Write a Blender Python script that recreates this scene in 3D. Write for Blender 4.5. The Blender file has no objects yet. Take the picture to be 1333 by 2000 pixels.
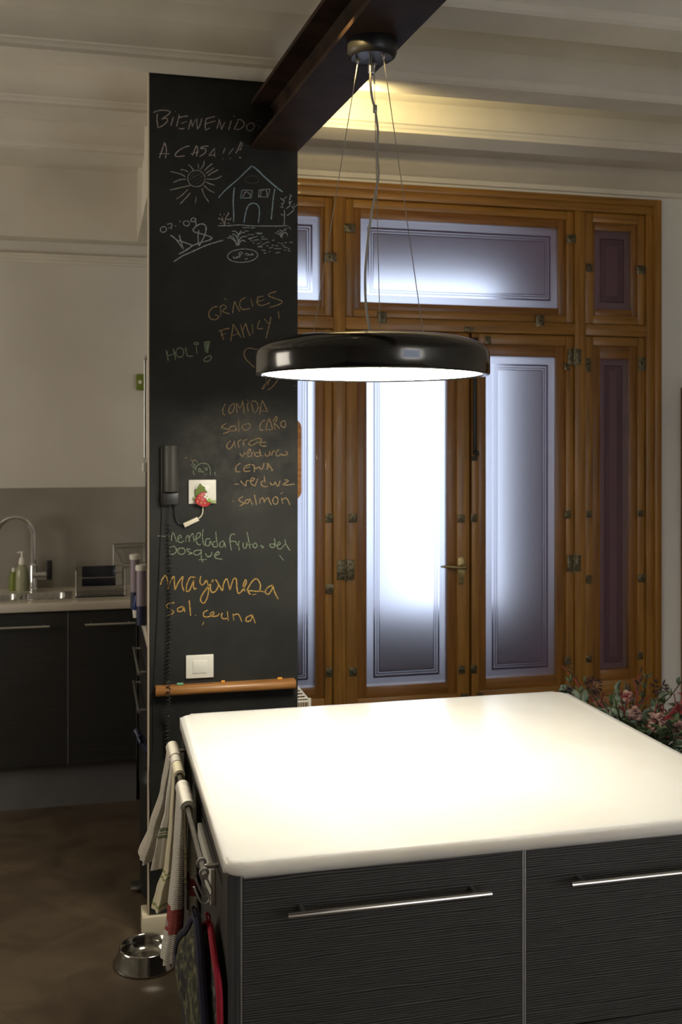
import bpy, bmesh, math, random
from mathutils import Vector, Matrix
random.seed(7)
sc = bpy.context.scene
COL = sc.collection
PI = math.pi

# ---------------------------------------------------------------- camera, world, lights, exposure
YAW = math.radians(13.58); SY, CY = math.sin(YAW), math.cos(YAW)
EYE = 1.7
cam = bpy.data.cameras.new('camera'); cam_o = bpy.data.objects.new('camera', cam); COL.objects.link(cam_o)
cam_o.location = (0, 0, EYE); cam_o.rotation_euler = (PI/2, 0, -YAW)
cam.lens = 36.0; cam.sensor_width = 36.0; cam.sensor_fit = 'AUTO'; cam.shift_y = -0.069
cam.dof.use_dof = True; cam.dof.focus_distance = 2.65; cam.dof.aperture_fstop = 5.0
cam.clip_start = 0.05
sc.camera = cam_o
sc.view_settings.view_transform = 'Standard'; sc.view_settings.look = 'None'
sc.view_settings.exposure = 0.35; sc.view_settings.gamma = 1.0; sc.view_settings.use_curve_mapping = False
sc.cycles.use_denoising = True
sc.cycles.max_bounces = 10; sc.cycles.diffuse_bounces = 5; sc.cycles.glossy_bounces = 4; sc.cycles.transmission_bounces = 8
sc.cycles.sample_clamp_indirect = 4.0; sc.cycles.blur_glossy = 0.5

SKY_STRENGTH = 2.3
LAMP_STRENGTH = 25.0
WINDOW_POWER = 185.0
KITCHEN_POWER = 28.0
HALOGEN_POWER = 5.5

world = bpy.data.worlds.new('world'); sc.world = world; world.use_nodes = True
wn = world.node_tree.nodes; wn['Background'].inputs[0].default_value = (0.72, 0.80, 1.0, 1); wn['Background'].inputs[1].default_value = SKY_STRENGTH

def area(name, loc, rot, sx, sy, power, color):
    l = bpy.data.lights.new(name, 'AREA'); l.shape = 'RECTANGLE'; l.size = sx; l.size_y = sy; l.energy = power; l.color = color
    o = bpy.data.objects.new(name, l); COL.objects.link(o); o.location = loc; o.rotation_euler = rot
    return o
# daylight through the window behind the camera, and an added warm fill brightening the kitchen from the left
area('daylight', (2.55, -1.95, 1.75), (PI/2, 0, PI), 1.6, 1.5, WINDOW_POWER, (1.0, 0.97, 0.92))
area('kitchen_fill', (-2.85, 3.6, 1.7), (PI/2, 0, -PI/2), 1.2, 1.2, KITCHEN_POWER, (1.0, 0.90, 0.76))

# ---------------------------------------------------------------- helpers
def ray(px, py):
    u = (px-666.5)/2000.0; v = (862.0-py)/2000.0
    return (SY+u*CY, CY-u*SY, v)
def on_y(px, py, Y):
    d = ray(px, py); t = Y/d[1]; return Vector((d[0]*t, Y, EYE+d[2]*t))
def on_z(px, py, Z):
    d = ray(px, py); t = (Z-EYE)/d[2]; return Vector((d[0]*t, d[1]*t, Z))
def on_x(px, py, X):
    d = ray(px, py); t = X/d[0]; return Vector((X, d[1]*t, EYE+d[2]*t))

def children(o): return [c for c in bpy.data.objects if c.parent == o]
def tag(o, label=None, cat=None, group=None, kind=None):
    if label: o['label'] = label
    if cat: o['category'] = cat
    if group: o['group'] = group
    if kind: o['kind'] = kind
    return o
def thing(name, loc, label, cat, group=None, kind=None):
    o = bpy.data.objects.new(name, None); COL.objects.link(o); o.location = loc; o.empty_display_size = 0.05
    return tag(o, label, cat, group, kind)
def copy_tree(o, parent=None):
    c = o.copy(); COL.objects.link(c)
    if parent: c.parent = parent
    for ch in children(o): copy_tree(ch, c)
    return c
def wloc(o):
    v = Vector((0, 0, 0))
    while o: v += Vector(o.location); o = o.parent
    return v

class MB:
    def __init__(self): self.bm = bmesh.new(); self.mi = 0
    def _mat(self, faces):
        for f in faces: f.material_index = self.mi
    def box(self, x0, x1, y0, y1, z0, z1, bev=0.0, seg=2, M=None):
        r = bmesh.ops.create_cube(self.bm, size=1.0); vs = r['verts']
        for v in vs: v.co = Vector(((x0+x1)/2+v.co.x*(x1-x0), (y0+y1)/2+v.co.y*(y1-y0), (z0+z1)/2+v.co.z*(z1-z0)))
        if M is not None:
            for v in vs: v.co = M @ v.co
        fs = list({f for v in vs for f in v.link_faces}); self._mat(fs)
        if bev > 0:
            es = list({e for v in vs for e in v.link_edges})
            r = bmesh.ops.bevel(self.bm, geom=es, offset=bev, segments=seg, affect='EDGES', profile=0.5)
            self._mat(r['faces'])
        return self
    def prism(self, poly, axis, a, b, bev=0.0, seg=2):
        def P(p, t):
            if axis == 'x': return Vector((t, p[0], p[1]))
            if axis == 'y': return Vector((p[0], t, p[1]))
            return Vector((p[0], p[1], t))
        A = [self.bm.verts.new(P(p, a)) for p in poly]; B = [self.bm.verts.new(P(p, b)) for p in poly]
        fs = [self.bm.faces.new(A), self.bm.faces.new(list(reversed(B)))]
        n = len(poly)
        for i in range(n): fs.append(self.bm.faces.new((A[i], B[i], B[(i+1) % n], A[(i+1) % n])))
        self._mat(fs)
        if bev > 0:
            es = list({e for f in fs[:2] for e in f.edges})
            r = bmesh.ops.bevel(self.bm, geom=es, offset=bev, segments=seg, affect='EDGES', profile=0.5); self._mat(r['faces'])
        return self
    def tube(self, pts, r, seg=10, closed=False, cap=True):
        pts = [Vector(p) for p in pts]; n = len(pts)
        rs = r if isinstance(r, (list, tuple)) else [r]*n
        rings = []; up = None
        for i in range(n):
            if closed: t = (pts[(i+1) % n]-pts[i-1])
            else: t = pts[min(i+1, n-1)]-pts[max(i-1, 0)]
            t.normalize()
            if up is None:
                up = Vector((0, 0, 1)) if abs(t.z) < 0.9 else Vector((1, 0, 0))
            a = t.cross(up)
            if a.length < 1e-6: a = t.orthogonal()
            a.normalize(); b = a.cross(t).normalized(); up = b
            rings.append([self.bm.verts.new(pts[i]+a*math.cos(2*PI*k/seg)*rs[i]+b*math.sin(2*PI*k/seg)*rs[i]) for k in range(seg)])
        fs = []
        for i in range(n if closed else n-1):
            A, B = rings[i], rings[(i+1) % n]
            for k in range(seg): fs.append(self.bm.faces.new((A[k], A[(k+1) % seg], B[(k+1) % seg], B[k])))
        if cap and not closed:
            fs.append(self.bm.faces.new(list(reversed(rings[0])))); fs.append(self.bm.faces.new(rings[-1]))
        self._mat(fs); return self
    def cyl(self, p0, p1, r, seg=16): return self.tube([p0, p1], r, seg)
    def lathe(self, prof, c, seg=48, M=None):
        c = Vector(c); rings = []
        for (r, z) in prof:
            if r < 1e-6:
                rings.append([self.bm.verts.new(c+Vector((0, 0, z)))])
            else:
                rings.append([self.bm.verts.new(c+Vector((r*math.cos(2*PI*k/seg), r*math.sin(2*PI*k/seg), z))) for k in range(seg)])
        if M is not None:
            for rg in rings:
                for v in rg: v.co = c+(M @ (v.co-c))
        fs = []
        for A, B in zip(rings, rings[1:]):
            if len(A) == 1 and len(B) == 1: continue
            for k in range(seg):
                k2 = (k+1) % seg
                if len(A) == 1: fs.append(self.bm.faces.new((A[0], B[k2], B[k])))
                elif len(B) == 1: fs.append(self.bm.faces.new((A[k], A[k2], B[0])))
                else: fs.append(self.bm.faces.new((A[k], A[k2], B[k2], B[k])))
        self._mat(fs); return self
    def grid(self, fn, nu, nv):
        V = [[self.bm.verts.new(fn(i/nu, j/nv)) for j in range(nv+1)] for i in range(nu+1)]
        fs = []
        for i in range(nu):
            for j in range(nv): fs.append(self.bm.faces.new((V[i][j], V[i+1][j], V[i+1][j+1], V[i][j+1])))
        self._mat(fs); return self
    def build(self, name, mats, parent=None, smooth=True, angle=35, solid=0.0):
        bmesh.ops.recalc_face_normals(self.bm, faces=self.bm.faces)
        if parent is not None: org = wloc(parent)
        else:
            cs = [v.co for v in self.bm.verts]
            org = Vector(((min(c.x for c in cs)+max(c.x for c in cs))/2, (min(c.y for c in cs)+max(c.y for c in cs))/2, min(c.z for c in cs)))
        for v in self.bm.verts: v.co -= org
        me = bpy.data.meshes.new(name); self.bm.to_mesh(me); self.bm.free()
        if not isinstance(mats, (list, tuple)): mats = [mats]
        for m in mats: me.materials.append(m)
        if smooth:
            for p in me.polygons: p.use_smooth = True
            me.set_sharp_from_angle(angle=math.radians(angle))
        o = bpy.data.objects.new(name, me); COL.objects.link(o)
        if parent is not None: o.parent = parent
        else: o.location = org
        if solid:
            md = o.modifiers.new('thickness', 'SOLIDIFY'); md.thickness = solid; md.offset = 0
        return o

def smoothline(pts, n=6, closed=False):
    pts = [Vector(p) for p in pts]
    if len(pts) < 3: return pts
    out = []
    m = len(pts)
    for i in range(m-1 if not closed else m):
        p0 = pts[max(i-1, 0)] if not closed else pts[i-1]
        p1 = pts[i]; p2 = pts[(i+1) % m]
        p3 = pts[min(i+2, m-1)] if not closed else pts[(i+2) % m]
        for k in range(n):
            t = k/n
            out.append(0.5*((2*p1)+(p2-p0)*t+(2*p0-5*p1+4*p2-p3)*t*t+(3*p1-p0-3*p2+p3)*t**3))
    if not closed: out.append(pts[-1])
    return out

# ---------------------------------------------------------------- materials
def newmat(name):
    m = bpy.data.materials.new(name); m.use_nodes = True
    return m, m.node_tree, m.node_tree.nodes['Principled BSDF']
def plain(name, col, rough=0.5, metal=0.0, spec=0.5, coat=0.0):
    m, nt, b = newmat(name)
    b.inputs['Base Color'].default_value = (*col, 1); b.inputs['Roughness'].default_value = rough
    b.inputs['Metallic'].default_value = metal; b.inputs['Specular IOR Level'].default_value = spec
    b.inputs['Coat Weight'].default_value = coat; b.inputs['Coat Roughness'].default_value = 0.08
    return m
def noisy(name, c1, c2, scale=(1, 1, 1), rough=0.6, nscale=5.0, detail=6, lo=0.35, hi=0.65, bump=0.0, bscale=None, dist=0.002, metal=0.0, coat=0.0, spec=0.5, rough2=None, space='pos'):
    m, nt, b = newmat(name); N, L = nt.nodes, nt.links
    if space == 'pos':
        g = N.new('ShaderNodeNewGeometry'); src = g.outputs['Position']
    else:
        g = N.new('ShaderNodeTexCoord'); src = g.outputs['Object']
    mp = N.new('ShaderNodeMapping'); mp.inputs['Scale'].default_value = scale; L.new(src, mp.inputs['Vector'])
    n = N.new('ShaderNodeTexNoise'); n.inputs['Scale'].default_value = nscale; n.inputs['Detail'].default_value = detail; L.new(mp.outputs[0], n.inputs['Vector'])
    r = N.new('ShaderNodeValToRGB'); r.color_ramp.elements[0].position = lo; r.color_ramp.elements[1].position = hi
    r.color_ramp.elements[0].color = (*c1, 1); r.color_ramp.elements[1].color = (*c2, 1)
    L.new(n.outputs['Fac'], r.inputs['Fac']); L.new(r.outputs['Color'], b.inputs['Base Color'])
    b.inputs['Roughness'].default_value = rough; b.inputs['Metallic'].default_value = metal; b.inputs['Coat Weight'].default_value = coat
    b.inputs['Specular IOR Level'].default_value = spec
    if rough2 is not None:
        mr = N.new('ShaderNodeMapRange'); mr.inputs['To Min'].default_value = rough; mr.inputs['To Max'].default_value = rough2
        L.new(n.outputs['Fac'], mr.inputs['Value']); L.new(mr.outputs[0], b.inputs['Roughness'])
    if bump:
        src2 = n.outputs['Fac']
        if bscale:
            n2 = N.new('ShaderNodeTexNoise'); n2.inputs['Scale'].default_value = bscale; n2.inputs['Detail'].default_value = 4; L.new(mp.outputs[0], n2.inputs['Vector']); src2 = n2.outputs['Fac']
        bp = N.new('ShaderNodeBump'); bp.inputs['Strength'].default_value = bump; bp.inputs['Distance'].default_value = dist
        L.new(src2, bp.inputs['Height']); L.new(bp.outputs[0], b.inputs['Normal'])
    return m

M = {}
M['plaster'] = noisy('cream_painted_plaster', (0.60, 0.56, 0.48), (0.70, 0.66, 0.57), nscale=2.2, rough=0.75, bump=0.25, bscale=14, dist=0.006)
M['wall'] = noisy('wall_paint', (0.60, 0.57, 0.51), (0.68, 0.65, 0.59), nscale=1.5, rough=0.7, bump=0.15, bscale=25, dist=0.003)
M['wall_white'] = noisy('white_wall_paint', (0.78, 0.77, 0.71), (0.84, 0.83, 0.77), nscale=1.5, rough=0.7, bump=0.15, bscale=25, dist=0.003)
M['backsplash'] = noisy('grey_smooth_cement', (0.25, 0.235, 0.20), (0.32, 0.30, 0.26), nscale=3, rough=0.35)
M['floor'] = None
M['steel_beam'] = noisy('dark_painted_steel', (0.020, 0.012, 0.008), (0.048, 0.025, 0.016), nscale=9, rough=0.62, spec=0.22, bump=0.15, bscale=30, dist=0.002)
M['lime'] = plain('cream_edge_paint', (0.55, 0.47, 0.36), 0.7)
M['skirting'] = plain('cream_skirting', (0.62, 0.56, 0.42), 0.5)
def wood(name, axis, dark, light):
    s = {'z': (22, 22, 1.1), 'x': (1.1, 22, 22)}[axis]
    return noisy(name, dark, light, scale=s, nscale=2.6, detail=8, lo=0.3, hi=0.72, rough=0.40, bump=0.12, dist=0.001, coat=0.1)
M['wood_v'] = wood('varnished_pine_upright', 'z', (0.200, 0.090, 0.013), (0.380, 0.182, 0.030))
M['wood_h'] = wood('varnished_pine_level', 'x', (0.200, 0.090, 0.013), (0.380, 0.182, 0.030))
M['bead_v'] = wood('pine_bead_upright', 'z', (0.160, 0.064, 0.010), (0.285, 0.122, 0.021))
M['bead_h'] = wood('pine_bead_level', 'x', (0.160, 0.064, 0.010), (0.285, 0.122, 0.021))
M['oldbrass'] = noisy('tarnished_brass', (0.05, 0.045, 0.03), (0.22, 0.18, 0.10), nscale=90, rough=0.45, metal=0.8)
M['brass'] = noisy('worn_brass', (0.30, 0.23, 0.10), (0.48, 0.38, 0.18), nscale=60, rough=0.38, metal=0.85)
M['darkbolt'] = plain('dark_iron', (0.035, 0.033, 0.028), 0.5, 0.6)
M['black_gloss'] = plain('black_gloss_enamel', (0.006, 0.006, 0.006), 0.16, 0, 0.6, 0.5)
M['black_satin'] = plain('black_satin', (0.016, 0.016, 0.017), 0.42)
M['intercom'] = plain('charcoal_plastic', (0.052, 0.050, 0.044), 0.55)
M['steel'] = noisy('brushed_steel', (0.50, 0.49, 0.47), (0.62, 0.61, 0.59), nscale=40, rough=0.28, metal=1.0)
M['chrome'] = plain('chrome', (0.72, 0.72, 0.72), 0.12, 1.0)
M['cable'] = plain('steel_wire', (0.55, 0.53, 0.50), 0.35, 0.9)
M['cord_clear'] = plain('grey_clear_cord', (0.38, 0.36, 0.32), 0.3, 0.2)
M['marble'] = noisy('white_marble', (0.83, 0.81, 0.77), (0.88, 0.865, 0.83), nscale=3.0, detail=10, lo=0.42, hi=0.6, rough=0.14, rough2=0.2)
_b = M['marble'].node_tree.nodes['Principled BSDF']; _b.inputs['Subsurface Weight'].default_value = 1.0; _b.inputs['Subsurface Radius'].default_value = (1.0, 0.95, 0.85); _b.inputs['Subsurface Scale'].default_value = 0.03
M['worktop'] = plain('pale_worktop', (0.62, 0.57, 0.48), 0.25)
M['alu'] = plain('aluminium_edge', (0.55, 0.55, 0.53), 0.35, 0.9)
M['white'] = plain('white_plastic', (0.80, 0.78, 0.70), 0.35)
M['ivory'] = plain('ivory_plastic', (0.70, 0.64, 0.49), 0.4)
M['rail_wood'] = noisy('varnished_rail', (0.26, 0.11, 0.030), (0.42, 0.20, 0.065), scale=(2, 25, 25), nscale=3, rough=0.35)
M['kitchen_front'] = noisy('dark_kitchen_front', (0.018, 0.018, 0.017), (0.028, 0.027, 0.025), scale=(1, 1, 40), nscale=6, rough=0.42)
M['kick'] = noisy('grey_plinth', (0.12, 0.12, 0.125), (0.16, 0.16, 0.165), nscale=3, rough=0.4)
M['bindark'] = plain('black_bin', (0.012, 0.012, 0.012), 0.4)
M['maroon'] = plain('maroon_shutter', (0.06, 0.018, 0.024), 0.7)
M['maroon2'] = plain('maroon_slats', (0.40, 0.14, 0.17), 0.6)
M['hookgrey'] = plain('grey_coated_wire', (0.55, 0.56, 0.54), 0.4, 0.1)
M['rack'] = plain('dull_chrome_wire', (0.30, 0.29, 0.27), 0.35, 0.8)
M['traydark'] = noisy('dark_glossy_tray', (0.010, 0.010, 0.014), (0.03, 0.03, 0.04), nscale=8, rough=0.15)
M['soap'] = plain('pale_green_soap', (0.33, 0.34, 0.22), 0.2)
M['green'] = plain('olive_green', (0.15, 0.19, 0.02), 0.5)

def laminate():
    m, nt, b = newmat('charcoal_grooved_laminate'); N, L = nt.nodes, nt.links
    g = N.new('ShaderNodeNewGeometry')
    sp = N.new('ShaderNodeSeparateXYZ'); L.new(g.outputs['Position'], sp.inputs[0])
    mp = N.new('ShaderNodeMapping'); mp.inputs['Scale'].default_value = (4, 4, 60); L.new(g.outputs['Position'], mp.inputs['Vector'])
    n = N.new('ShaderNodeTexNoise'); n.inputs['Scale'].default_value = 1.0; n.inputs['Detail'].default_value = 4; L.new(mp.outputs[0], n.inputs['Vector'])
    ph = N.new('ShaderNodeMath'); ph.operation = 'MULTIPLY_ADD'; ph.inputs[1].default_value = 1350.0; L.new(sp.outputs[2], ph.inputs[0])
    nn = N.new('ShaderNodeMath'); nn.operation = 'MULTIPLY'; nn.inputs[1].default_value = 14.0; L.new(n.outputs['Fac'], nn.inputs[0]); L.new(nn.outputs[0], ph.inputs[2])
    sn = N.new('ShaderNodeMath'); sn.operation = 'SINE'; L.new(ph.outputs[0], sn.inputs[0])
    r = N.new('ShaderNodeValToRGB'); r.color_ramp.elements[0].position = 0.35; r.color_ramp.elements[1].position = 0.95
    r.color_ramp.elements[0].color = (0.022, 0.0215, 0.019, 1); r.color_ramp.elements[1].color = (0.105, 0.103, 0.093, 1)
    mr = N.new('ShaderNodeMapRange'); mr.inputs['From Min'].default_value = -1; mr.inputs['From Max'].default_value = 1; L.new(sn.outputs[0], mr.inputs['Value'])
    L.new(mr.outputs[0], r.inputs['Fac']); L.new(r.outputs[0], b.inputs['Base Color']); b.inputs['Roughness'].default_value = 0.5; b.inputs['Specular IOR Level'].default_value = 0.35
    bp = N.new('ShaderNodeBump'); bp.inputs['Strength'].default_value = 0.4; bp.inputs['Distance'].default_value = 0.0006
    L.new(mr.outputs[0], bp.inputs['Height']); L.new(bp.outputs[0], b.inputs['Normal'])
    return m
M['laminate'] = laminate()
def laminate_v():
    m = noisy('charcoal_laminate_upright', (0.026, 0.025, 0.024), (0.075, 0.073, 0.068), scale=(420, 420, 4), nscale=1, detail=3, lo=0.4, hi=0.68, rough=0.5)
    return m
M['laminate_v'] = laminate_v()

def floor_mat():
    m, nt, b = newmat('brown_slate_tiles'); N, L = nt.nodes, nt.links
    g = N.new('ShaderNodeNewGeometry')
    mp = N.new('ShaderNodeMapping'); mp.inputs['Rotation'].default_value = (0, 0, math.radians(52)); mp.inputs['Scale'].default_value = (1.7, 1.7, 1); L.new(g.outputs['Position'], mp.inputs['Vector'])
    br = N.new('ShaderNodeTexBrick'); br.inputs['Scale'].default_value = 1.0; br.offset = 0.5; br.inputs['Mortar Size'].default_value = 0.006; br.inputs['Brick Width'].default_value = 1.0; br.inputs['Row Height'].default_value = 1.0
    br.inputs['Color1'].default_value = (1, 1, 1, 1); br.inputs['Color2'].default_value = (0.86, 0.86, 0.86, 1); br.inputs['Mortar'].default_value = (0.80, 0.80, 0.80, 1)
    L.new(mp.outputs[0], br.inputs['Vector'])
    n = N.new('ShaderNodeTexNoise'); n.inputs['Scale'].default_value = 4.0; n.inputs['Detail'].default_value = 9; n.inputs['Distortion'].default_value = 1.2; L.new(g.outputs['Position'], n.inputs['Vector'])
    r = N.new('ShaderNodeValToRGB'); r.color_ramp.elements[0].position = 0.3; r.color_ramp.elements[1].position = 0.72
    r.color_ramp.elements[0].color = (0.066, 0.046, 0.029, 1); r.color_ramp.elements[1].color = (0.125, 0.092, 0.058, 1); L.new(n.outputs['Fac'], r.inputs['Fac'])
    mx = N.new('ShaderNodeMix'); mx.data_type = 'RGBA'; mx.blend_type = 'MULTIPLY'; mx.inputs[0].default_value = 1.0
    L.new(r.outputs[0], mx.inputs[6]); L.new(br.outputs['Color'], mx.inputs[7]); L.new(mx.outputs[2], b.inputs['Base Color'])
    b.inputs['Roughness'].default_value = 0.5
    bp = N.new('ShaderNodeBump'); bp.inputs['Strength'].default_value = 0.3; bp.inputs['Distance'].default_value = 0.006; L.new(n.outputs['Fac'], bp.inputs['Height']); L.new(bp.outputs[0], b.inputs['Normal'])
    return m
M['floor'] = floor_mat()

def board_mat():
    m, nt, b = newmat('chalkboard_paint'); N, L = nt.nodes, nt.links
    g = N.new('ShaderNodeNewGeometry')
    n = N.new('ShaderNodeTexNoise'); n.inputs['Scale'].default_value = 6.0; n.inputs['Detail'].default_value = 10; n.inputs['Roughness'].default_value = 0.65; L.new(g.outputs['Position'], n.inputs['Vector'])
    # one worn, half wiped patch of chalk dust in the middle of the board
    d = N.new('ShaderNodeVectorMath'); d.operation = 'SUBTRACT'; d.inputs[1].default_value = (0.50, 3.55, 1.66); L.new(g.outputs['Position'], d.inputs[0])
    sc_ = N.new('ShaderNodeVectorMath'); sc_.operation = 'MULTIPLY'; sc_.inputs[1].default_value = (3.6, 0, 5.0); L.new(d.outputs[0], sc_.inputs[0])
    ln = N.new('ShaderNodeVectorMath'); ln.operation = 'LENGTH'; L.new(sc_.outputs[0], ln.inputs[0])
    mr = N.new('ShaderNodeMapRange'); mr.inputs['From Min'].default_value = 1.15; mr.inputs['From Max'].default_value = 0.1; mr.inputs['To Min'].default_value = 0.12; mr.inputs['To Max'].default_value = 1.0; L.new(ln.outputs['Value'], mr.inputs['Value'])
    r = N.new('ShaderNodeMapRange'); r.inputs['From Min'].default_value = 0.38; r.inputs['From Max'].default_value = 0.75; L.new(n.outputs['Fac'], r.inputs['Value'])
    mu = N.new('ShaderNodeMath'); mu.operation = 'MULTIPLY'; L.new(mr.outputs[0], mu.inputs[0]); L.new(r.outputs[0], mu.inputs[1])
    mx = N.new('ShaderNodeMix'); mx.data_type = 'RGBA'; mx.inputs[6].default_value = (0.0115, 0.0122, 0.0108, 1); mx.inputs[7].default_value = (0.13, 0.122, 0.10, 1)
    L.new(mu.outputs[0], mx.inputs[0]); L.new(mx.outputs[2], b.inputs['Base Color'])
    b.inputs['Roughness'].default_value = 0.62; b.inputs['Specular IOR Level'].default_value = 0.35
    return m
M['board'] = board_mat()
def chalk(name, col):
    m = noisy(name, tuple(c*0.32 for c in col), col, nscale=520, detail=2, lo=0.36, hi=0.60, rough=0.9, spec=0.1)
    return m
M['chalk_pink'] = chalk('pinkish_chalk', (0.58, 0.49, 0.46))
M['chalk_white'] = chalk('white_chalk', (0.52, 0.57, 0.57))
M['chalk_blue'] = chalk('pale_blue_chalk', (0.4, 0.55, 0.62))
M['chalk_grey'] = chalk('grey_chalk', (0.46, 0.43, 0.38))
M['chalk_brown'] = chalk('orange_brown_chalk', (0.46, 0.32, 0.17))
M['chalk_green'] = chalk('green_chalk', (0.3, 0.37, 0.25))
M['chalk_orange'] = chalk('bright_orange_chalk', (0.62, 0.39, 0.12))
M['chalk_faint'] = chalk('faint_chalk', (0.13, 0.13, 0.12))

def glass(name, rough, col=(0.96, 0.98, 1.0), ior=1.45):
    m = bpy.data.materials.new(name); m.use_nodes = True; nt = m.node_tree
    nt.nodes.remove(nt.nodes['Principled BSDF'])
    g = nt.nodes.new('ShaderNodeBsdfGlass'); g.inputs['Roughness'].default_value = rough; g.inputs['IOR'].default_value = ior; g.inputs['Color'].default_value = (*col, 1)
    nt.links.new(g.outputs[0], nt.nodes['Material Output'].inputs['Surface'])
    return m
M['frost'] = glass('frosted_glass', 0.42)
M['etch'] = glass('deeply_etched_glass', 0.8)
M['line'] = glass('cut_line_glass', 0.30, (0.62, 0.62, 0.66))
M['clear'] = glass('clear_glass', 0.0)
M['bottle_glass'] = glass('bottle_glass', 0.05, (0.75, 0.8, 0.7))

def emit(name, col, s):
    m = bpy.data.materials.new(name); m.use_nodes = True; nt = m.node_tree
    nt.nodes.remove(nt.nodes['Principled BSDF'])
    e = nt.nodes.new('ShaderNodeEmission'); e.inputs[0].default_value = (*col, 1); e.inputs[1].default_value = s
    nt.links.new(e.outputs[0], nt.nodes['Material Output'].inputs['Surface']); return m
M['lamp_glow'] = emit('opal_diffuser', (1.0, 0.93, 0.76), LAMP_STRENGTH)
M['halogen'] = emit('halogen_bulb', (1.0, 0.75, 0.35), 12)

# ---------------------------------------------------------------- room shell
XL, XR, YB = -3.0, 3.6, -2.1
YD, YK, XJ = 4.77, 5.42, 0.62     # door wall, kitchen wall, return between them
CEIL = 2.955
def struct(mb, name, mats, label=None, parent=None, **k):
    o = mb.build(name, mats, parent, **k)
    if parent is None: o['kind'] = 'structure'
    if label: o['label'] = label
    return o
m = MB(); m.box(XL, XR, YB, YK, -0.1, 0.0); struct(m, 'floor', M['floor'], 'dark brown slate tiled floor', smooth=False)
m = MB(); m.box(XL-.1, XL, YB, YK+.1, 0, 3.3); struct(m, 'wall_left', M['wall'], smooth=False)
m = MB(); m.box(XR, XR+.1, YB, YD, 0, 3.3); struct(m, 'wall_right', M['wall'], smooth=False)
m = MB()  # wall behind the camera, with its window opening
m.box(XL, 1.7, YB-.1, YB, 0, 3.3); m.box(3.4, XR, YB-.1, YB, 0, 3.3); m.box(1.7, 3.4, YB-.1, YB, 0, 1.0); m.box(1.7, 3.4, YB-.1, YB, 2.5, 3.3)
struct(m, 'wall_front', M['wall'], smooth=False)
m = MB(); m.box(XL, XJ, YK, YK+.1, 0, 3.3); struct(m, 'wall_kitchen', M['wall'], 'cream painted kitchen wall above the sink', smooth=False)
m = MB(); m.box(XJ, XJ+.08, YD, YK+.1, 0, 3.3)
m.box(XJ, .69, YD, YD+.16, 0, 3.3); m.box(2.847, XR+.1, YD, YD+.16, 0, 3.3); m.box(.69, 2.847, YD, YD+.16, 2.946, 3.3)
struct(m, 'wall_back', M['wall_white'], 'pale wall around the pine door', smooth=False)
m = MB(); m.box(XL, XJ, YK-.012, YK, 0.9, 1.4635); struct(m, 'trim_1', M['backsplash'], 'grey backsplash band behind the sink', smooth=False)

# joists and shallow vaults
JO = [(2.80-.59*5+.02, .15), (2.80-.59*4+.02, .15), (2.80-.59*3+.01, .15), (2.80-.59*2+.01, .15), (2.80-.59+.005, .15), (2.80, .153), (3.412, .128), (3.985, .165), (4.585, .20)]
def joist_profile(y0, w):
    y1 = y0+w
    near = [(y0-.075, 3.075), (y0-.060, 3.060), (y0-.040, 3.046), (y0-.026, 3.024), (y0-.020, 3.000), (y0-.019, 2.986), (y0-.010, 2.982), (y0-.008, 2.972), (y0, 2.967), (y0, CEIL)]
    far = [(y0+y1-p[0], p[1]) for p in reversed(near)]
    return near+far
for i, (y0, w) in enumerate(JO):
    m = MB(); m.prism(joist_profile(y0, w), 'x', XL, XR if i < 8 else XJ-.002)
    o = struct(m, 'ceiling_joist', M['plaster'], angle=50); tag(o, 'cream plastered ceiling joist with moulded edges', None, 'plastered ceiling joists')
m = MB()
prof = [(YB, 3.10)]
for i, (y0, w) in enumerate(JO):
    a = (JO[i-1][0]+JO[i-1][1]+.06) if i else YB+.01
    b = y0-.06
    if b > a:
        n = 8
        for k in range(n+1):
            t = k/n; prof.append((a+(b-a)*t, 3.06+.075*math.sin(PI*t)))
    prof.append((y0, 3.06)); prof.append((y0+w, 3.06))
prof += [(YK, 3.06), (YK, 3.3), (YB, 3.3)]
pp = [prof[0]]
for p in prof[1:]:
    if (Vector(p)-Vector(pp[-1])).length > 1e-4: pp.append(p)
m.prism(pp, 'x', XL, XR); struct(m, 'ceiling', M['plaster'], 'cream plaster ceiling vaulted between joists', angle=50)

# cornice over the door, soffit and lintel on the kitchen side, cornice line on the kitchen wall
m = MB(); m.prism([(YD, 3.3), (YD, 2.962), (YD-.02, 2.962), (YD-.025, 2.985), (YD-.05, 2.990), (YD-.06, 3.000), (YD-.10, 3.012), (YD-.135, 3.035), (YD-.15, 3.055), (YD-.155, 3.075), (YD-.155, 3.3)], 'x', XJ+.081, XR)
struct(m, 'trim_2', M['plaster'], 'moulded plaster cornice over the pine door', angle=50)
m = MB(); m.box(XL, .215, 5.30, YK, 2.715, 3.2); struct(m, 'trim_3', M['plaster'], 'boxed plaster soffit along the kitchen wall', smooth=False)
m = MB(); m.box(.215, XJ-.002, 3.66, YK-.001, 2.715, 3.2); struct(m, 'trim_4', M['plaster'], 'plaster lintel above the tall kitchen units', smooth=False)
m = MB(); m.prism([(YK, 2.657), (YK, 2.606), (YK-.010, 2.606), (YK-.010, 2.618), (YK-.020, 2.622), (YK-.020, 2.634), (YK-.030, 2.640), (YK-.030, 2.650)], 'x', XL, XJ-.002); struct(m, 'trim_5', M['plaster'], 'thin cornice moulding high on the kitchen wall', angle=20)

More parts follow.
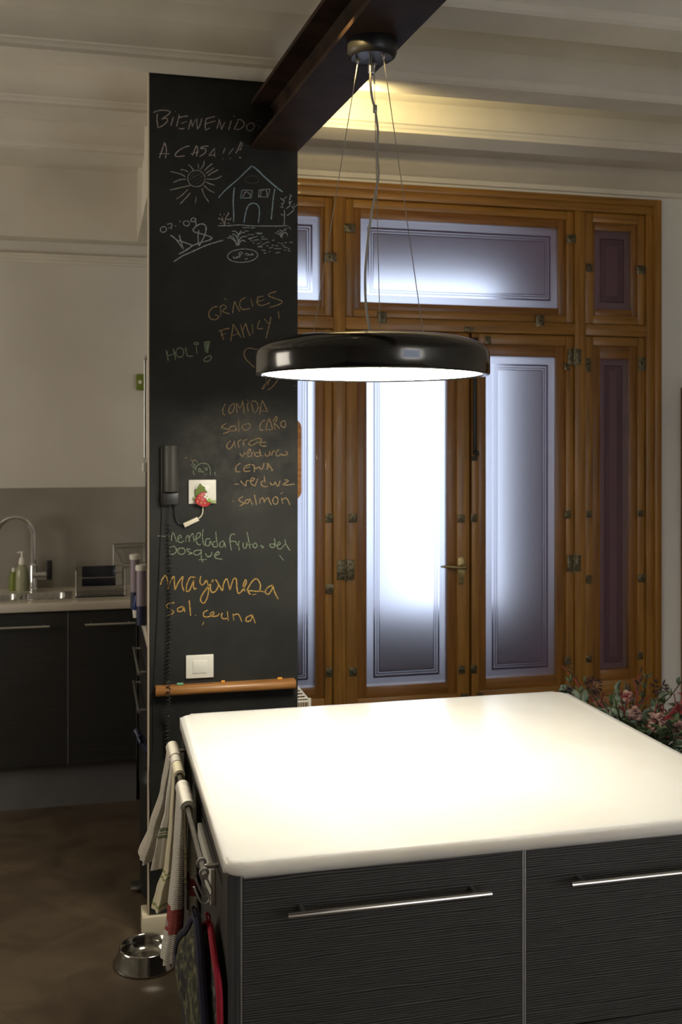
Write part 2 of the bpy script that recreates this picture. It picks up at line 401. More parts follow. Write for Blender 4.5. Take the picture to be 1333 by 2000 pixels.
# partition that carries the chalkboard
PX0, PX1, PY0, PY1 = 0.182, 0.701, 3.555, 3.640
m = MB(); m.box(PX0, PX1, PY0, PY1, 0, 3.08); struct(m, 'wall_partition', M['lime'], 'narrow cream edged partition carrying the chalkboard', smooth=False)
m = MB(); m.box(PX0-.022, PX1+.012, PY0-.020, PY0-.0, 0, .082, .004); m.box(PX0-.022, PX0-.0005, PY0-.0, PY1, 0, .082, .004)
struct(m, 'baseboard_partition', M['skirting'], 'short cream skirting round the foot of the partition')

# ---------------------------------------------------------------- exterior gallery beyond the door glass
m = MB(); ye = 6.25
m.box(-1.2, .35, ye, ye+.08, -.3, 4.2); m.box(2.57, 5.4, ye, ye+.08, -.3, 4.2); m.box(.35, 2.57, ye, ye+.08, 2.74, 4.2); m.box(.35, 2.57, ye, ye+.08, -.3, .62)
m.box(-1.2, -1.1, YK+.12, ye, -.3, 4.2); m.box(5.3, 5.4, YD+.18, ye, -.3, 4.2); m.box(-1.2, 5.4, YD+.18, ye+.1, 4.1, 4.2); m.box(-1.2, 5.4, YD+.17, ye+.1, -.3, -.2)
struct(m, 'exterior_gallery', M['maroon'], 'dark maroon shutters of the gallery outside the glass', smooth=False)

M['added_wall'] = noisy('pale_added_wall', (0.50, 0.50, 0.52), (0.56, 0.56, 0.57), nscale=2, rough=.8)  # wall added outside, sized to dim the sky behind the left panes
m = MB(); m.box(-5.0, 2.72, 9.0, 9.3, -3.0, 2.75); struct(m, 'exterior_wall', M['added_wall'], 'pale wall added outside to dim the left of the door glass', smooth=False)
m = MB(); m.box(2.43, 3.05, 5.10, 5.14, -.19, 3.4); m.mi = 0
for k in range(40): m.box(2.45, 3.03, 5.088, 5.10, .0+.08*k, .06+.08*k)
struct(m, 'exterior_shutter', M['maroon2'], 'closed maroon shutter behind the right sidelight', smooth=False)
# ---------------------------------------------------------------- pine door, sidelights, transoms
def tagx(o, label): o['label'] = label; return o
ZB = 0.0; BAR0, BAR1 = 2.237, 2.295; HEAD0, HEAD1 = 2.866, 2.943
F0, F1 = 4.752, 4.84
m = MB()
m.box(.693, .771, F0-.012, F1, ZB, HEAD1, .004); m.box(2.766, 2.812, F0, F1, ZB, HEAD0+.03, .003); m.box(2.806, 2.845, F0-.018, F1, ZB, HEAD1, .006)
m.box(1.111, 1.171, F0, F1, ZB, HEAD0, .003); m.box(2.366, 2.426, F0, F1, ZB, HEAD0, .003)
m.mi = 1
m.box(.771, 2.806, F0-.006, F1, HEAD0, HEAD0+.045, .003); m.box(.771, 2.807, F0-.017, F1, HEAD0+.04, HEAD1-.0005, .006)
m.box(.771, 1.111, F0, F1, BAR0, BAR1, .003); m.box(1.171, 2.366, F0, F1, BAR0, BAR1, .003); m.box(2.426, 2.766, F0, F1, BAR0, BAR1, .003)
for (xa, xb, za, zb_) in ((.771, 1.111, 0, BAR0), (1.171, 2.366, 0, BAR0), (2.426, 2.766, 0, BAR0), (.771, 1.111, BAR1, HEAD0), (1.171, 2.366, BAR1, HEAD0), (2.426, 2.766, BAR1, HEAD0)):
    m.box(xa, xb, 4.818, 4.838, zb_-.016, zb_); m.box(xa, xb, 4.818, 4.838, za, za+.016)
    m.box(xa, xa+.016, 4.818, 4.838, za, zb_); m.box(xb-.016, xb, 4.818, 4.838, za, zb_)
m.box(1.792, 1.826, 4.818, 4.836, 0, BAR0)
struct(m, 'trim_6', [M['wood_v'], M['wood_h']], 'varnished pine door frame with mullions and transom bar')

def pane(name, x0, x1, z0, z1, parent, y=4.786, th=.006):
    w = [0, .037, .047, .053, .059, .064, .069]
    mats = [1, 2, 1, 2, 1, 2]
    sx = (x1-x0); sz = (z1-z0)
    k = min(1.0, .36*min(sx, sz)/.068)
    bm_ = MB(); b = bm_.bm
    def rect(d, yy): return [b.verts.new((x0+d, yy, z0+d)), b.verts.new((x1-d, yy, z0+d)), b.verts.new((x1-d, yy, z1-d)), b.verts.new((x0+d, yy, z1-d))]
    rs = [rect(d*k, y) for d in w]
    for i in range(len(rs)-1):
        for j in range(4):
            f = b.faces.new((rs[i][j], rs[i][(j+1) % 4], rs[i+1][(j+1) % 4], rs[i+1][j])); f.material_index = mats[i]
    f = b.faces.new(rs[-1]); f.material_index = 0
    back = rect(0, y+th); f = b.faces.new(list(reversed(back))); f.material_index = 3
    for j in range(4):
        f = b.faces.new((rs[0][(j+1) % 4], rs[0][j], back[j], back[(j+1) % 4])); f.material_index = 3
    return bm_.build(name, [M['frost'], M['etch'], M['line'], M['clear']], parent, smooth=False)

def sash(name, label, X0, X1, Z0, Z1, px0, px1, pz0, pz1, sl, sr, st, sb, beads=True, lower=None):
    """outer X0..X1, glass px0..px1; stile widths sl, sr, rail heights st, sb; a recessed bead between rail and glass."""
    root = thing(name, ((X0+X1)/2, 4.79, Z0), label, 'door' if name.startswith('door') else 'window', kind='structure')
    y0, y1 = 4.762, 4.815
    g = .003
    f = MB()
    f.box(X0+g, X0+sl, y0, y1, Z0+g, Z1-g, .003); f.box(X1-sr, X1-g, y0, y1, Z0+g, Z1-g, .003)
    f.mi = 1
    f.box(X0+sl, X1-sr, y0+.0005, y1, Z1-st, Z1-g, .003)
    f.box(X0+sl, X1-sr, y0+.0005, y1, Z0+g, Z0+sb, .003)
    if lower:   # solid panel below the glass
        z_a, z_b = lower
        f.box(X0+sl, X1-sr, y0+.0005, y1, z_a, z_b, .003)
    f.build('frame', [M['wood_v'], M['wood_h']], root)
    zb = lower[1] if lower else Z0+sb
    b = MB(); yb = y0+.008
    b.box(X0+sl, px0, yb, y1-.002, zb, Z1-st, .002); b.box(px1, X1-sr, yb, y1-.002, zb, Z1-st, .002)
    b.mi = 1
    b.box(px0, px1, yb+.0005, y1-.002, pz1, Z1-st, .002); b.box(px0, px1, yb+.0005, y1-.002, zb, pz0, .002)
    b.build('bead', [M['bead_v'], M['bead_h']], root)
    if lower:
        p = MB(); p.box(X0+sl, X1-sr, y0+.014, y1-.004, Z0+sb, lower[0], .002); p.build('lower_panel', M['wood_v'], root)
    pane('pane', px0, px1, pz0, pz1, root)
    return root
door1 = sash('door_1', 'left glazed pine door leaf with the brass lever', 1.171, 1.806, .012, BAR0, 1.280, 1.692, .516, 2.1245, .061, .069, .055, .13, lower=(.40, .463))
door2 = sash('door_2', 'right glazed pine door leaf with the long iron bolt', 1.812, 2.366, .012, BAR0, 1.893, 2.270, .522, 2.1245, .041, .045, .055, .13, lower=(.40, .468))
win1 = sash('window_1', 'tall narrow pine sidelight with maroon glass at the wall', 2.426, 2.766, .012, BAR0, 2.514, 2.678, .532, 2.122, .045, .044, .05, .13, lower=(.40, .48))
win2 = sash('window_2', 'tall pine sidelight half hidden by the chalkboard', .771, 1.111, .012, BAR0, .855, 1.028, .528, 2.122, .045, .040, .05, .13, lower=(.40, .475))
win3 = sash('window_3', 'wide pine transom window over the double door', 1.171, 2.366, BAR1, HEAD0, 1.250, 2.284, 2.372, 2.775, .040, .042, .045, .04)
win4 = sash('window_4', 'small transom window with maroon glass by the wall', 2.426, 2.766, BAR1, HEAD0, 2.485, 2.693, 2.375, 2.777, .044, .044, .05, .045)
win5 = sash('window_5', 'small transom window beside the chalkboard', .771, 1.111, BAR1, HEAD0, .845, 1.053, 2.373, 2.772, .044, .040, .05, .045)

def latch(px, py, root, w=15, h=16, knob=True, dy=0.0):
    c = on_y(px, py, 4.76); s = 5.05/2000
    W, Hh = w*s, h*s; y = 4.7605-dy
    m = MB(); m.box(c.x-W/2, c.x+W/2, y-.004, y, c.z-Hh/2, c.z+Hh/2, .001)
    if knob:
        m.lathe([(0, .012), (.006, .010), (.008, .004), (.007, 0)], (c.x, y-.004, c.z), 12, Matrix.Rotation(PI/2, 3, 'X'))
        for sx in (-1, 1): m.lathe([(0, .003), (.003, .002), (.003, 0)], (c.x+sx*W*.33, y-.004, c.z+Hh*.3), 8, Matrix.Rotation(PI/2, 3, 'X'))
    return m.build('latch', M['oldbrass'], root)
def hinge(px, py, root, w=34, h=38):
    c = on_y(px, py, 4.755); s = 5.0/2000; W, Hh = w*s, h*s
    m = MB(); y = 4.7515
    m.box(c.x-W/2, c.x-.005, y-.004, y, c.z-Hh/2, c.z+Hh/2, .001); m.box(c.x+.005, c.x+W/2, y-.004, y, c.z-Hh/2, c.z+Hh/2, .001)
    m.cyl((c.x, y-.006, c.z-Hh/2-.008), (c.x, y-.006, c.z+Hh/2+.008), .0055, 10)
    for sx in (-1, 1):
        for sz in (-1, 0, 1):
            m.lathe([(0, .0025), (.004, .0015), (.004, 0)], (c.x+sx*W*.30, y-.004, c.z+sz*Hh*.33), 8, Matrix.Rotation(PI/2, 3, 'X'))
    return m.build('hinge', M['oldbrass'], root)
for (px, py, w, h) in ((683, 446, 22, 16), (1115, 467, 20, 17), (1054, 627, 18, 22), (746, 620, 18, 22)): latch(px, py, win3, w, h, dy=.006)
for (px, py, w, h) in ((1148, 523, 22, 17), (1253, 527, 22, 17)): latch(px, py, win4, w, h)
latch(645, 503, win5, 24, 17, dy=.006)
for (px, py, w, h) in ((643, 1012, 14, 17), (646, 1150, 20, 19), (643, 1313, 14, 17)): latch(px, py, win2, w, h)
for (px, py, w, h) in ((690, 1012, 16, 17), (690, 1312, 15, 16), (901, 1013, 15, 15), (902, 1308, 14, 15), (908, 1358, 15, 8)): latch(px, py, door1, w, h)
for (px, py, w, h) in ((926, 1012, 13, 16), (926, 1307, 13, 16), (953, 664, 13, 16), (1108, 716, 12, 14), (1109, 1005, 13, 16), (1109, 1290, 13, 15), (938, 1357, 13, 8)): latch(px, py, door2, w, h)
for (px, py, w, h) in ((1148, 713, 15, 28), (1256, 711, 18, 28), (1150, 1004, 14, 14), (1251, 1003, 13, 14), (1147, 1132, 20, 17), (1255, 1129, 19, 16), (1150, 1287, 14, 14), (1251, 1281, 12, 14)): latch(px, py, win1, w, h)
hinge(675, 1113, door1); hinge(1122, 697, door2, 30, 32); hinge(1121, 1100, door2, 30, 33)
# lever handle on the left leaf
c = on_y(901, 1115, 4.76)
m = MB(); W = .018
m.prism([(c.x-W, c.z+.060), (c.x-W*.5, c.z+.068), (c.x+W*.5, c.z+.068), (c.x+W, c.z+.060), (c.x+W, c.z), (c.x+W*.7, c.z-.066), (c.x-W*.7, c.z-.066), (c.x-W, c.z)], 'y', 4.7555, 4.7625, .0015)
hp = m.build('handle', M['brass'], door1); tagx(hp, 'brass handle plate with lever')
m = MB(); l0 = on_y(904, 1106, 4.75); l1 = on_y(862, 1107, 4.70)
m.tube([(l0.x, 4.757, l0.z), (l0.x, 4.715, l0.z), (l0.x-.006, 4.706, l0.z), (l0.x-.03, 4.702, l0.z), (l1.x+.03, 4.702, l1.z), (l1.x, 4.702, l1.z)], [.011, .010, .011, .010, .008, .004], 14)
m.build('lever', M['brass'], hp)
# bolt bar on the right leaf
m = MB(); c0 = on_y(929, 668, 4.75); c1 = on_y(928, 888, 4.75)
m.box(c0.x-.011, c0.x+.011, 4.750, 4.7605, c1.z, c0.z+.02, .003)
m.box(c0.x-.016, c0.x+.016, 4.754, 4.7615, c0.z-.02, c0.z+.022, .001); m.box(c1.x-.014, c1.x+.014, 4.754, 4.7615, c1.z-.03, c1.z-.008, .001)
m.lathe([(0, .034), (.010, .030), (.014, .020), (.010, .008), (.006, 0)], (c1.x+.004, 4.752, c1.z+.006), 14, Matrix.Rotation(PI/2, 3, 'X'))
m.build('bolt', M['darkbolt'], door2)
m = MB(); c = on_y(917, 643, 4.745); m.box(c.x-.022, c.x+.022, 4.746, 4.7515, c.z-.012, c.z+.012, .001); m.build('strike_plate', M['oldbrass'], door2)

# ---------------------------------------------------------------- steel beam and its small halogen
def beam_x(y): return .617-(y-3.555)*math.tan(math.radians(4.2))
m = MB(); hw, tf, tw = .083, .014, .009
z0, z1 = 2.723, 2.889
sect = [(-hw, z0), (hw, z0), (hw, z0+tf), (tw/2+.012, z0+tf), (tw/2, z0+tf+.012), (tw/2, z1-tf-.012), (tw/2+.012, z1-tf), (hw, z1-tf), (hw, z1), (-hw, z1), (-hw, z1-tf), (-tw/2-.012, z1-tf), (-tw/2, z1-tf-.012), (-tw/2, z0+tf+.012), (-tw/2-.012, z0+tf), (-hw, z0+tf)]
ya, yb_ = -1.2, 3.552
A = [m.bm.verts.new((beam_x(ya)+p[0], ya, p[1])) for p in sect]; B = [m.bm.verts.new((beam_x(yb_)+p[0], yb_, p[1])) for p in sect]
m.bm.faces.new(A); m.bm.faces.new(list(reversed(B)))
for i in range(len(sect)): m.bm.faces.new((A[i], B[i], B[(i+1) % len(sect)], A[(i+1) % len(sect)]))
struct(m, 'steel_beam', M['steel_beam'], 'dark brown steel beam running to the chalkboard', smooth=False)
m = MB(); A = [(beam_x(ya)+s*.03, ya) for s in (-1, 1)]; B = [(beam_x(3.6)+s*.03, 3.6) for s in (1, -1)]
m.prism(A+B, 'z', 2.889, 2.956); struct(m, 'trim_7', M['plaster'], 'mortar packing between beam and joists', smooth=False)

hx, hy, hz = .775, 3.47, 2.845
hal = thing('halogen_spotlight', (hx-.06, hy, 2.87), 'small halogen spotlight tucked behind the steel beam', 'lamp')
m = MB(); m.box(hx-.125, hx-.03, hy-.012, hy+.012, 2.852, 2.864, .003); m.build('bracket', M['black_satin'], hal)
Rh = Matrix.Rotation(math.radians(-35), 3, 'X') @ Matrix.Rotation(math.radians(35), 3, 'Y')
m = MB(); m.lathe([(0, -.03), (.014, -.03), (.02, -.012), (.024, .012), (.021, .012), (.017, -.008), (0, -.012)], (hx, hy, hz), 20, Rh); m.build('housing', M['black_satin'], hal)
m = MB(); m.lathe([(0, .006), (.012, .004), (.016, -.004)], (hx, hy, hz), 16, Rh); m.build('bulb', M['halogen'], hal)
pl = bpy.data.lights.new('halogen_light', 'SPOT'); pl.energy = HALOGEN_POWER*4; pl.color = (1.0, .78, .36); pl.shadow_soft_size = .015; pl.spot_size = math.radians(128); pl.spot_blend = .8
po = bpy.data.objects.new('halogen_light', pl); COL.objects.link(po); po.location = (hx+.02, hy+.03, hz+.012); po.rotation_euler = (math.radians(136), 0, math.radians(-36)); 

h2 = Vector((.47, 2.35, 2.82))
hal2 = thing('halogen_spotlight', (h2.x+.06, h2.y, 2.84), 'halogen spotlight on the kitchen side of the beam', 'lamp')
m = MB(); m.box(h2.x, beam_x(h2.y)-.078, h2.y-.012, h2.y+.012, 2.846, 2.858, .003); m.build('bracket', M['black_satin'], hal2)
m = MB(); m.lathe([(0, .03), (.014, .03), (.02, .012), (.024, -.012), (.021, -.012), (.017, .008), (0, .012)], h2, 20); m.build('housing', M['black_satin'], hal2)
m = MB(); m.lathe([(0, -.006), (.012, -.004), (.016, .004)], h2, 16); m.build('bulb', M['halogen'], hal2)
pl = bpy.data.lights.new('halogen_light', 'SPOT'); pl.energy = 9; pl.color = (1.0, .70, .28); pl.shadow_soft_size = .012; pl.spot_size = math.radians(34); pl.spot_blend = .8
po = bpy.data.objects.new('halogen_light', pl); COL.objects.link(po); po.location = h2+Vector((.01, .01, -.02)); po.rotation_euler = (Vector((.607, 2.47, 2.735))-po.location).to_track_quat('-Z', 'Y').to_euler()

# ---------------------------------------------------------------- pendant lamp
LX, LY = .693, 2.531
LR, LZ0, LZ1 = .300, 1.868, 1.972
lamp = thing('pendant_lamp', (LX, LY, LZ0), 'wide black disc pendant lamp hanging over the island', 'lamp')
m = MB()
prof = [(LR-.018, LZ0+.004), (LR-.016, LZ0), (LR-.002, LZ0), (LR, LZ0+.003), (LR, LZ0+.045)]
for k in range(1, 11):
    t = k/10*PI/2; prof.append((LR-.085+.085*math.cos(t), LZ0+.050+.042*math.sin(t)))
prof += [(.20, LZ0+.0945), (.15, LZ0+.097), (.06, LZ0+.101), (.02, LZ1), (.0, LZ1)]
inner = [(LR-.018, LZ0+.012)]
m.lathe([(LR-.018, LZ0+.03)]+[(r, z) for r, z in prof], (LX, LY, 0), 96)
m.build('lamp_shade', M['black_gloss'], lamp, angle=60)
m = MB(); m.lathe([(0, LZ0+.0035), (.15, LZ0+.0035), (LR-.020, LZ0+.0035)], (LX, LY, 0), 96); m.lathe([(LR-.0185, LZ0+.008), (LR-.020, LZ0+.0035)], (LX, LY, 0), 96)
m.build('diffuser', M['lamp_glow'], lamp)
m = MB(); CZ = 2.723
m.lathe([(0, CZ-.001), (.062, CZ-.001), (.064, CZ-.004), (.064, CZ-.028), (.060, CZ-.038), (.053, CZ-.043), (.050, CZ-.042), (0, CZ-.042)], (LX, LY, 0), 48)
can = m.build('canopy', M['black_satin'], lamp)
m = MB(); m.lathe([(.0055, CZ-.042), (.0055, CZ-.058), (.0072, CZ-.060), (.0072, CZ-.080), (0, CZ-.080)], (LX-.004, LY-.004, 0), 16); m.build('cable_fitting', M['steel'], can)
rt = Vector((CY, -SY, 0)); aw = Vector((SY, CY, 0)); LC = Vector((LX, LY, 0))
for ang in (168, 80, -38):
    d = rt*math.cos(math.radians(ang))+aw*math.sin(math.radians(ang))
    p = LC+d*.037; q = LC+d*.157
    m = MB(); m.tube([(p.x, p.y, CZ-.042), (p.x, p.y, CZ-.05), (q.x, q.y, LZ0+.0965)], .0011, 6)
    m.lathe([(.008, CZ-.041), (.008, CZ-.044), (.004, CZ-.047), (.003, CZ-.054), (0, CZ-.054)], (p.x, p.y, 0), 12)
    m.tube([(p.x+(q.x-p.x)*t, p.y+(q.y-p.y)*t, CZ-.05+(LZ0+.0965-CZ+.05)*t) for t in (0.005, .06)], .0022, 8)
    m.build('suspension_cable', M['cable'], lamp)
pix = [(726, 104), (725, 130), (724, 160), (727, 190), (733, 214), (737, 240), (738.5, 262), (737, 290), (738, 315), (740, 338), (737, 362), (731, 392), (724, 430), (718, 480), (714, 530), (714, 575), (717, 610), (721, 635), (723.5, 655)]
m = MB()
pts = []
for i, (a, b) in enumerate(pix):
    d = ray(a, b); t = 2.615; pts.append((d[0]*t, d[1]*t, EYE+d[2]*t))
pts[0] = (LX-.004, LY-.004, CZ-.078)
m.tube(smoothline(pts, 5), .0032, 8); cord = m.build('power_cord', M['cord_clear'], lamp)
m = MB(); p = Vector(pts[4]); m.box(p.x-.005, p.x+.005, p.y-.004, p.y+.004, p.z-.009, p.z+.012, .002); m.build('cord_clip', M['cord_clear'], cord)

# ---------------------------------------------------------------- chalkboard with its writing
BY = PY0-.0035
m = MB(); m.box(PX0+.003, PX1-.0005, BY, PY0-.0002, .084, 3.07, .0008, 1)
board = m.build('chalkboard', M['board'], None); tag(board, 'tall black chalkboard covered with coloured chalk writing', 'chalkboard')

def stroke(mb, pts, w, ox, oy, s, y=BY):
    P = [on_y(ox+a*s, oy+b*s, y) for a, b in pts]
    Q = [Vector((p.x, p.z)) for p in P]
    if len(Q) > 2: Q = smoothline(Q, 5)
    out = [Q[0]]
    for q in Q[1:]:
        if (q-out[-1]).length > 4e-4: out.append(q)
    Q = out
    if len(Q) < 2: return
    hw = w*3.52/2000/2
    L, R = [], []
    n = len(Q)
    for i in range(n):
        t = Q[min(i+1, n-1)]-Q[max(i-1, 0)]
        if t.length < 1e-9: t = Vector((1, 0))
        t.normalize(); nrm = Vector((-t.y, t.x)); k = hw*(.80+.35*random.random())
        if i in (0, n-1): k *= .7
        L.append(Q[i]+nrm*k); R.append(Q[i]-nrm*k)
    b = mb.bm; yf, yk = y-.0005, y+.0001
    rows = [(b.verts.new((l.x, yf, l.y)), b.verts.new((r.x, yf, r.y)), b.verts.new((r.x, yk, r.y)), b.verts.new((l.x, yk, l.y))) for l, r in zip(L, R)]
    for A, B in zip(rows, rows[1:]):
        for j in range(3 if True else 4):
            jj = (3, 0, 1)[j]; kk = (jj+1) % 4
            f = b.faces.new((A[jj], A[kk], B[kk], B[jj])); f.material_index = mb.mi
def parse(s): return [[tuple(float(v) for v in p.split(',')) for p in q.split()] for q in s.split(';') if q.strip()]
def ell(cx, cy, rx, ry, rot=0, n=20):
    return [(cx+rx*math.cos(2*PI*k/n)*math.cos(rot)-ry*math.sin(2*PI*k/n)*math.sin(rot), cy+rx*math.cos(2*PI*k/n)*math.sin(rot)+ry*math.sin(2*PI*k/n)*math.cos(rot)) for k in range(n+1)]
C1 = (295, 205, .17254); C2 = (415, 310, .12753); C3 = (300, 310, .11253); C4 = (315, 560, .20255); C5 = (425, 775, .12003)
C6 = (425, 880, .12003); C7 = (300, 1025, .21005); C8 = (300, 1110, .19505); C9 = (300, 860, .10503); C10 = (470, 670, .08627)
def write(name, labels, mats, items, keys=None):
    """items: (frame, width in px, material slot, strokes); items with the same key letter form one part."""
    keys = keys or [0]*len(items); labels = labels.split('|')
    for n_, kk in enumerate(sorted(set(keys))):
        mb = MB()
        for (fr, w, mi, s), k2 in zip(items, keys):
            if k2 != kk: continue
            mb.mi = mi
            for st in (parse(s) if isinstance(s, str) else s): stroke(mb, st, w, *fr)
        bm_ = mb.bm
        org = wloc(board)
        for v in bm_.verts: v.co -= org
        me = bpy.data.meshes.new(name); bm_.to_mesh(me); bm_.free()
        for q in mats: me.materials.append(M[q])
        o = bpy.data.objects.new(name, me); COL.objects.link(o); o.parent = board; o['label'] = labels[n_]
write('chalk_writing', "pinkish chalk word BIENVENIDOS at the top|pinkish chalk words A CASA with exclamation marks", ['chalk_pink', 'chalk_faint'], [
 (C1, 2.0, 0, "30,90 60,70 130,60 215,72 195,110 120,160 ; 120,160 175,150 185,185 130,235 75,260 ; 75,100 68,150 72,200 80,250 ; 255,135 240,185 225,235 ; 272,70 282,78 ; 320,105 310,160 290,245 ; 305,150 350,135 420,125 ; 345,210 405,185 ; 315,262 350,272 380,262"),
 (C1, 2.0, 0, "425,280 440,220 455,165 ; 455,165 470,245 ; 470,245 500,165 ; 520,150 520,210 530,270 560,215 575,150 ; 625,155 615,220 615,285 ; 620,160 665,145 725,130 ; 620,215 730,180 ; 615,285 670,260 ; 745,270 765,215 775,160 ; 775,160 800,280 ; 800,280 835,195 ; 910,180 895,230 880,285 ; 936,123 946,132"),
 (C1, 1.6, 0, "985,185 965,230 940,275 ; 975,175 1010,165 1055,200 1045,245 1000,275 950,280 ; 1120,205 1085,240 1095,285 1140,290 1170,250 1160,210 1120,205"),
 (C1, 1.5, 1, "1250,185 1200,180 1190,220 1230,240 1215,280 ; 1040,465 1090,455 1130,470"),
 (C1, 2.0, 0, "95,600 130,500 155,425 ; 155,425 175,500 165,605 ; 95,552 210,552 ; 440,465 390,475 310,520 272,570 310,585 385,575 ; 470,570 495,510 515,460 ; 515,460 530,500 515,585 ; 450,555 540,530 ; 655,465 600,470 560,490 620,500 610,545 550,585 ; 655,575 690,530 720,490 ; 720,490 722,590 ; 655,575 720,565"),
 (C1, 2.0, 0, "840,490 815,550 ; 812,608 822,615 ; 935,490 880,560 ; 893,603 902,610 ; 1020,415 1000,470 960,550 ; 1040,425 1010,510 ; 995,510 1025,505 ; 998,590 1020,600 ; 1005,602 1020,592")], 'aaaabb')
write('chalk_drawing', "pale blue chalk house|white chalk ground line|pink chalk bush|white chalk tree|chalk grass tuft by the path|small chalk grass tuft by the tree|chalk oval pond with fish|chalk path of short dashes", ['chalk_blue', 'chalk_white', 'chalk_pink', 'chalk_faint'], [
 (C2, 2.0, 0, "95,600 200,480 380,325 500,210 610,105"), (C2, 2.8, 0, "615,115 700,180 800,280 950,410 1080,512"),
 (C2, 2.2, 0, "338,440 325,550 320,700 328,850 325,970 ; 960,455 935,600 920,750 903,935"),
 (C2, 1.4, 3, [ell(610, 320, 108, 58)]),
 (C2, 1.9, 0, "455,485 430,600 ; 425,603 595,600 ; 595,600 612,485 ; 612,485 455,480"), (C2, 1.6, 1, "715,475 885,465 ; 885,465 850,590 ; 850,590 705,582 ; 705,582 720,475"),
 (C2, 1.6, 2, "480,520 525,505 ; 525,500 480,555 465,590 ; 525,505 580,545 575,590 ; 740,490 745,530 730,575 ; 745,490 790,480 ; 820,480 840,520 830,575"),
 (C2, 2.0, 0, "485,980 500,880 530,760 570,700 630,682 690,705 720,770 720,850 705,985"),
 (C2, 1.6, 1, "80,1028 250,1025 400,1015 600,1028 800,1030 1000,1032 1150,1025 ; 1165,1040 1210,1085"),
 (C2, 1.7, 2, "185,1025 170,960 140,930 85,912 ; 190,1020 200,940 215,890 240,860 ; 215,920 270,935 285,905 ; 110,995 150,980 ; 230,990 265,985 ; 165,950 150,890 ; 125,870 118,840 ; 175,865 185,840 ; 235,840 250,830 245,860 230,855"),
 (C2, 1.7, 1, "1105,780 1105,900 1100,1020 ; 1050,850 1095,870 ; 1145,870 1200,830 1250,785 ; 1250,775 1215,730 ; 1130,765 1190,715 1185,650 ; 1190,710 1170,655 ; 1190,690 1220,645 ; 1250,750 1305,700 ; 1240,740 1255,690 ; 1085,755 1060,680 ; 1040,740 1085,742 ; 1075,700 1105,650 1070,630 1045,600 ; 1075,635 1140,580 ; 1185,640 1190,590 1215,570 1180,545"),
 (C2, 1.7, 1, "375,1335 340,1260 290,1220 225,1212 ; 380,1330 350,1250 310,1200 260,1182 ; 390,1330 385,1230 345,1165 305,1160 ; 395,1250 385,1150 350,1110 300,1115 ; 395,1250 410,1150 450,1100 ; 400,1260 410,1170 460,1130 500,1140 ; 400,1330 410,1260 450,1200 530,1188 ; 405,1330 430,1270 470,1250 510,1272"),
 (C2, 1.5, 1, "1055,1210 1030,1160 960,1135 ; 1060,1210 1050,1140 995,1108 ; 1065,1200 1070,1120 1030,1090 ; 1060,1200 1080,1110 1130,1100 ; 1065,1210 1090,1140 1140,1140 1155,1185 ; 1090,1090 1145,1065"),
 (C2, 1.5, 1, [ell(465, 1485, 232, 102, -.06)]),
 (C2, 1.3, 1, "325,1490 330,1525 400,1510 435,1485 400,1490 350,1525 ; 400,1460 430,1430 460,1445 440,1465 400,1460 ; 510,1480 505,1460 540,1450 570,1475 615,1455 620,1475 570,1470 530,1485 ; 500,1525 515,1545 540,1520"),
 (C2, 1.7, 1, "460,1058 570,1055 ; 585,1065 655,1055 ; 490,1108 555,1108 ; 540,1165 640,1160 ; 665,1140 760,1135 ; 690,1155 765,1150 ; 545,1225 690,1190 ; 580,1250 620,1265 ; 560,1235 610,1220 ; 750,1198 800,1195 ; 750,1232 850,1230 ; 630,1250 715,1240 ; 915,1252 955,1245 ; 735,1265 752,1268 ; 810,1285 880,1275 ; 680,1310 730,1290 ; 760,1312 820,1300 ; 620,1288 645,1290 ; 1005,1290 1025,1288 ; 1045,1305 1080,1290 ; 1100,1295 1140,1280 ; 1180,1280 1230,1282 ; 705,1355 770,1350 ; 830,1340 860,1335 ; 905,1325 945,1325 ; 965,1333 1010,1330 ; 1065,1330 1100,1328 ; 870,1368 930,1358 ; 950,1380 1060,1375 ; 1090,1350 1160,1365 ; 755,1400 815,1405 ; 860,1430 890,1420 ; 1100,1400 1130,1400 ; 1155,1410 1195,1418 ; 785,1445 825,1445 ; 965,1448 1040,1432 ; 1160,1390 1185,1375 ; 690,1345 760,1335")], (0, 0, 0, 0, 0, 0, 0, 0, 1, 2, 3, 4, 5, 6, 6, 7))
write('chalk_drawing', 'chalk sun with wavy rays beside the house drawing', ['chalk_grey', 'chalk_faint'], [
 (C3, 1.6, 0, [ell(745, 345, 150, 142)]),
 (C3, 1.6, 1, "640,300 760,230 ; 620,380 830,250 ; 650,430 860,300 ; 700,460 870,350 ; 670,270 740,240 ; 640,340 800,260"),
 (C3, 2.0, 0, "290,222 400,245 480,270 550,310 ; 470,190 530,195 600,230 ; 605,100 650,140 695,200 ; 775,85 782,180 ; 880,40 870,110 815,185 ; 1020,85 950,140 885,210 ; 1050,155 980,210 905,255 ; 1125,190 1030,240 935,298 ; 1185,298 1110,340 1020,358 925,352 ; 910,402 980,435 1060,458 ; 875,460 960,540 1060,590 ; 840,510 880,630 960,750 ; 742,665 725,775 ; 640,590 590,650 460,790 ; 595,535 510,620 400,700 ; 640,465 520,490 280,545 ; 565,355 460,365 345,412")])
